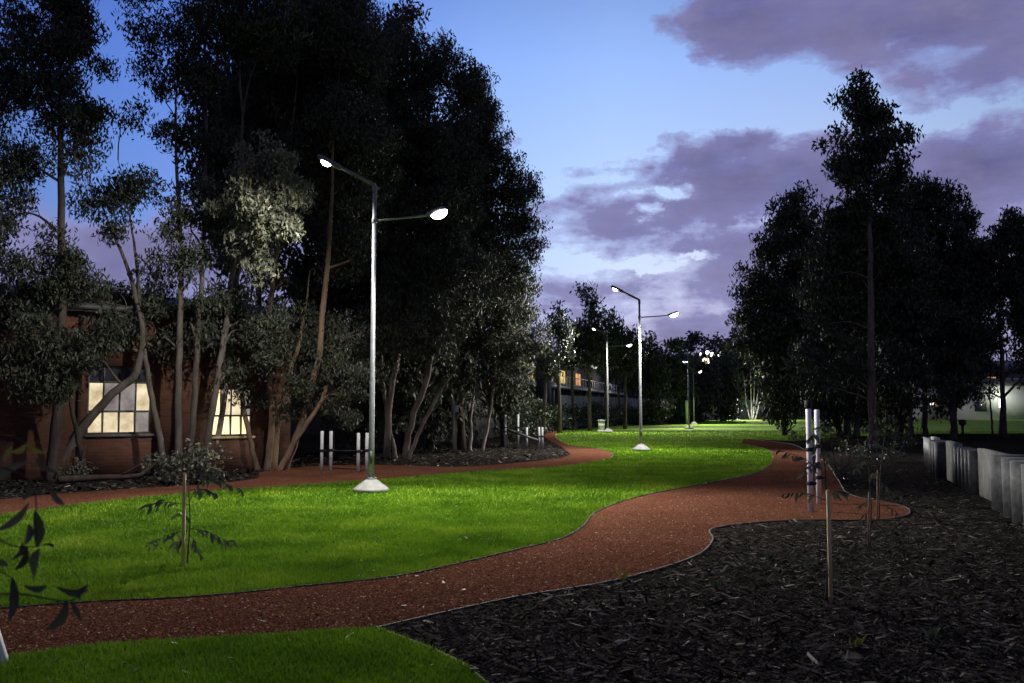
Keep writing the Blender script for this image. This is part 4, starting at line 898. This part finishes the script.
for i, (px, gy, top, wid, shp, lab, low) in enumerate(far): auto(lab, px, gy, top, wid, shp, 400+i, low=low)
# hedge
def hedge(name, label, pts, h, w, seed):
    r = np.random.default_rng(seed); pts = catmull(np.array(pts), 6); Ls = np.linalg.norm(np.diff(pts,axis=0),axis=1); cum_ = np.concatenate([[0],np.cumsum(Ls)])
    n = int(cum_[-1]*5); s = r.random(n)*cum_[-1]; C = np.column_stack([np.interp(s,cum_,pts[:,0])+r.normal(0,w*.3,n), np.interp(s,cum_,pts[:,1])+r.normal(0,w*.3,n), h*(r.random(n)**.8)*(.85+.3*np.sin(s*.7)*.5)])
    root = empty(name, (*pts[0],0), label, 'hedge')
    leaves('foliage', C, np.full(n,.45), np.full(n,45), .20, .10, M['hedge'], root, seed, .1)
    m = MB()
    for i in range(0, n, 12): m.tube([(C[i,0],C[i,1],0),(C[i,0]+.1,C[i,1],C[i,2])], [.03,.012], 5)
    m.build('stems', M['bark_dark'], root)
hedge('hedge', 'long dark loose hedge beyond the left path in front of the balcony building', [G(505,441)[:2], G(550,431.5)[:2], G(590,428.2)[:2], G(640,424)[:2], G(680,421.8)[:2]], 1.9, 1.6, 500)

# ------------------------------------------------------------------ balcony building (long, running away on the left)
O_ = np.array([-3.2, 50.0, 0]); dirv = np.array([.262, 1.0, 0]); dirv /= np.linalg.norm(dirv); ab = math.atan2(dirv[1], dirv[0])
bb = empty('balcony_building', O_, 'long two-storey building with a white-railed balcony behind the hedge', 'building', rz=ab)
LB = 78.0
# local: x along the front, y>0 away from the park (left), front at y=0
m = MB(); m.box((0,1.6,0),(LB,12,6.2)); m.build('wall', M['render_grey'], bb, world=False)
m = MB(); m.box((-.5,-.1,3.35),(LB,1.597,3.6)); bal = m.build('balcony', M['render_white'], bb, world=False)
m = MB(); m.box((-.6,-.5,6.203),(LB+.4,12.3,6.45)); m.build('roof', M['roof'], bb, world=False)
rl = MB(); rl.box((-.5,-.09,4.50),(LB,-.03,4.56)); rl.box((-.5,-.08,3.72),(LB,-.04,3.75))
for i in range(int(LB/1.5)+1): rl.box((i*1.5-.03,-.085,3.603),(i*1.5+.03,-.035,4.497))
rl.build('railing', M['white'], bal, world=False)
for i in range(0, 10):
    m = MB(); x = i*8.5+2; m.box((x-.18,.0,0),(x+.18,.36,3.347)); m.build('column', M['render_grey'], bb, world=False)
m = MB(); m.box((20,-1.0,0),(21.6,-.12,5.6)); m.build('stair_tower', M['render_grey'], bb, world=False)
def bwin(x0, x1, z0, z1, mt, lab=None):
    m = MB(); m.box((x0,1.5,z0),(x1,1.597,z1)); o = m.build('window', M['frame'], bb, world=False)
    m = MB(); m.box((x0+.06,1.47,z0+.06),(x1-.06,1.497,z1-.06)); m.build('pane', M[mt], o, world=False)
    if lab: o['label'] = lab
for x0, x1, z0, z1, mt in ((3,5,3.9,5.2,'pane_dim'),(9,11,3.9,5.4,'pane_dark'),(14,16,3.9,5.4,'pane_dark'),(23.5,26,4.0,5.4,'pane_yellow'),(27,30,4.0,5.4,'pane_yellow'),(32,34,4.0,5.4,'pane_dim'),(37,40,4.0,5.4,'pane_yellow'),(46,49,4.0,5.4,'pane_orange'),(54,57,4.0,5.4,'pane_dark')):
    bwin(x0,x1,z0,z1,mt)
for x in (27, 45, 60):
    m = MB(); m.box((x,-.55,5.95),(x+3.5,-.35,6.12)); m.build('strip_light', mat_emit('strip_light', (1,.98,.95), 1.4), bb, world=False)
    ld = bpy.data.lights.new('strip_light_lamp', 'POINT'); ld.energy = 130; ld.color = (1,.95,.85); ld.shadow_soft_size = .3
    lo = bpy.data.objects.new('strip_light_lamp', ld); COL.objects.link(lo); lo.parent = bb; lo.location = (x+1.7,-1.2,5.7)
# little things seen through the left trees
def cottage(name, label, px0, px1, top, Y, mat, wins_, cat='building', depth_=6, rise=.6):
    a = P(px0, top, Y); b = P(px1, top, Y); h = a[2]; r0 = empty(name, (a[0], Y, 0), label, cat)
    m = MB(); m.box((a[0],Y,0),(b[0],Y+depth_,h)); m.build('wall', mat, r0)
    m = MB(); e = .4; m.add([(a[0]-e,Y-e,h+.003),(b[0]+e,Y-e,h+.003),(b[0]+e,Y+depth_+e,h+.003),(a[0]-e,Y+depth_+e,h+.003),(a[0]-e,Y+depth_/2,h+rise),(b[0]+e,Y+depth_/2,h+rise)], [(0,3,2,1),(0,1,5,4),(2,3,4,5),(1,2,5),(3,0,4)]); m.build('roof', M['roof'], r0)
    for (x0,x1,y0,y1,mt) in wins_:
        p = P(x0,y1,Y); q = P(x1,y0,Y); m = MB(); m.box((p[0]-.06,Y-.05,p[2]-.06),(q[0]+.06,Y-.003,q[2]+.06)); w_ = m.build('door' if y1 > 405.5 and y1-y0 > 7 else 'window', M['frame'], r0)
        m = MB(); m.box((p[0],Y-.08,p[2]),(q[0],Y-.053,q[2])); m.build('pane', M[mt], w_)
    return r0
cottage('shed', 'grey shed with a pale window glimpsed between the left-hand trunks', 400, 445, 380, 42, M['render_grey'], [(407,418,386,397,'pane_dim')])
cottage('cottage', 'building with a small yellow lit window behind the slim pale stems', 470, 505, 376, 47, M['render_grey'], [(488,500,378,390,'pane_yellow')])
cottage('white_building', 'white-walled building with a bright doorway at the far right', 972, 1090, 386, 112, M['render_white'], [(975,986,402,411,'pane_dark'),(998.5,1001.5,398,408,'pane_white')], depth_=10, rise=1.2)
cottage('house', 'house with orange-lit upper windows behind the white building', 955, 1040, 372, 130, M['render_grey'], [(981,986,379,386,'pane_orange'),(988,997,377,387,'pane_orange')], depth_=10, rise=2)
cottage('house', 'pale house with orange and white lit windows seen under the wide rounded tree', 902, 952, 388, 118, M['render_white'], [(914,919,399,405,'pane_dark'),(923,928,396,402,'pane_orange'),(930,934,402,405,'pane_white'),(935,937,400,406,'pane_orange')], depth_=10, rise=1.5)
ld = bpy.data.lights.new('doorway_light', 'POINT'); ld.energy = 300; ld.color = (.93,1,.8); ld.shadow_soft_size = .2
lo = bpy.data.objects.new('doorway_light', ld); COL.objects.link(lo); lo.location = P(1001.5, 393, 110.3)
g = P(1001.5, 394, 111.6); m = MB(); m.box((g[0]-.3,111.7,g[2]-.1),(g[0]+.3,111.9,g[2]+.15)); tag(m.build('wall_lamp', mat_emit('green_lamp', (.75,1,.35), 5)), 'greenish lamp over the bright doorway of the white building', 'lamp')

# ------------------------------------------------------------------ hill with far woodland and lights
xs_ = np.linspace(-260, 420, 90); ys_ = np.linspace(200, 560, 30)
XX, YY = np.meshgrid(xs_, ys_)
ZZ = 17*np.exp(-((XX-85)/75)**2)*np.clip((YY-200)/90,0,1)**1.3 + 6*np.clip((YY-200)/200,0,1)*(1+.4*np.sin(XX*.03)) - .05
V = np.column_stack([XX.ravel(), YY.ravel(), ZZ.ravel()]); nx = len(xs_)
Fq = np.array([(j*nx+i, j*nx+i+1, (j+1)*nx+i+1, (j+1)*nx+i) for j in range(len(ys_)-1) for i in range(nx-1)])
tag(np_mesh('hill', V, [Fq], M['hill'], smooth=True), kind='structure')
r = np.random.default_rng(900); n = 2600
cx = r.uniform(-220, 400, n); cy = r.uniform(150, 330, n)
cz = 17*np.exp(-((cx-85)/75)**2)*np.clip((cy-200)/90,0,1)**1.3 + 6*np.clip((cy-200)/200,0,1)*(1+.4*np.sin(cx*.03))
cz = cz + r.random(n)*6.5
wd = leaves('distant_woodland', np.column_stack([cx,cy,cz]), np.full(n,2.4), np.full(n,55), 1.5, .75, M['leaf_dark'], None, 901, .2)
tag(wd, 'dark mass of distant trees on the low hill along the horizon', 'woodland', kind='stuff')
def hillz(x, y): return 17*math.exp(-((x-85)/75)**2)*max(0,min(1,(y-200)/90))**1.3 + 6*max(0,min(1,(y-200)/200))*(1+.4*math.sin(x*.03))
def mast(px, py, Y, mt, label, s=.8):
    p = P(px, py, Y); zb = hillz(p[0], Y); r0 = empty('far_light_mast', (p[0], Y, zb), label, 'floodlight')
    m = MB(); m.tube([(p[0],Y,zb-.3),(p[0],Y,p[2]-s*.5)], .12, 8); m.build('pole', M['dullsteel'], r0)
    m = MB(); m.lathe((p[0],Y-.3,p[2]-s*.6), [(s*.35,0),(s*.6,s*.25),(s*.6,s*.85),(s*.35,s*1.1)], 12); m.build('lamp_head', mt, r0)
mast(705.5,361,148,M['lamp_warm'],'warm yellow floodlight on a mast above the far pair of lamps', 1.0)
for px, py, s, lab in ((700,354,.5,'small white light at the left end of the hillside cluster'),(707,352.5,.7,'small white light, second of the hillside cluster'),(712,354.5,.9,'brightest small white light in the hillside cluster'),(719,356,.7,'small white light at the right end of the hillside cluster')):
    mast(px,py,146,M['lamp_side'],lab,s*.7)
mast(939,354,140,M['lamp_side'],'added white glow where bright sky shows through the wide rounded tree on the right', 1.0)  # glowing head added in place of bright sky seen through the crown
mast(807,394.5,120,M['lamp_warm'],'pale light just above the pair of tall white posts', .9)

# ------------------------------------------------------------------ camera
cam = bpy.data.cameras.new('camera'); co = bpy.data.objects.new('camera', cam); COL.objects.link(co); SC.camera = co
co.location = (0,0,EYE); co.rotation_euler = (math.pi/2+PITCH, 0, 0); cam.sensor_width = 36; cam.lens = 36*F/1024; cam.clip_end = 3000; cam.clip_start = .05
cam.dof.use_dof = True; cam.dof.focus_distance = 20; cam.dof.aperture_fstop = 4.0
SC.view_settings.view_transform = 'Standard'; SC.view_settings.look = 'None'; SC.view_settings.exposure = 0; SC.view_settings.gamma = 1
SC.render.engine = 'CYCLES'; cy_ = SC.cycles
cy_.use_denoising = True; cy_.max_bounces = 5; cy_.diffuse_bounces = 2; cy_.glossy_bounces = 2; cy_.transparent_max_bounces = 24; cy_.transmission_bounces = 2
cy_.sample_clamp_indirect = 4.0; cy_.caustics_reflective = False; cy_.caustics_refractive = False
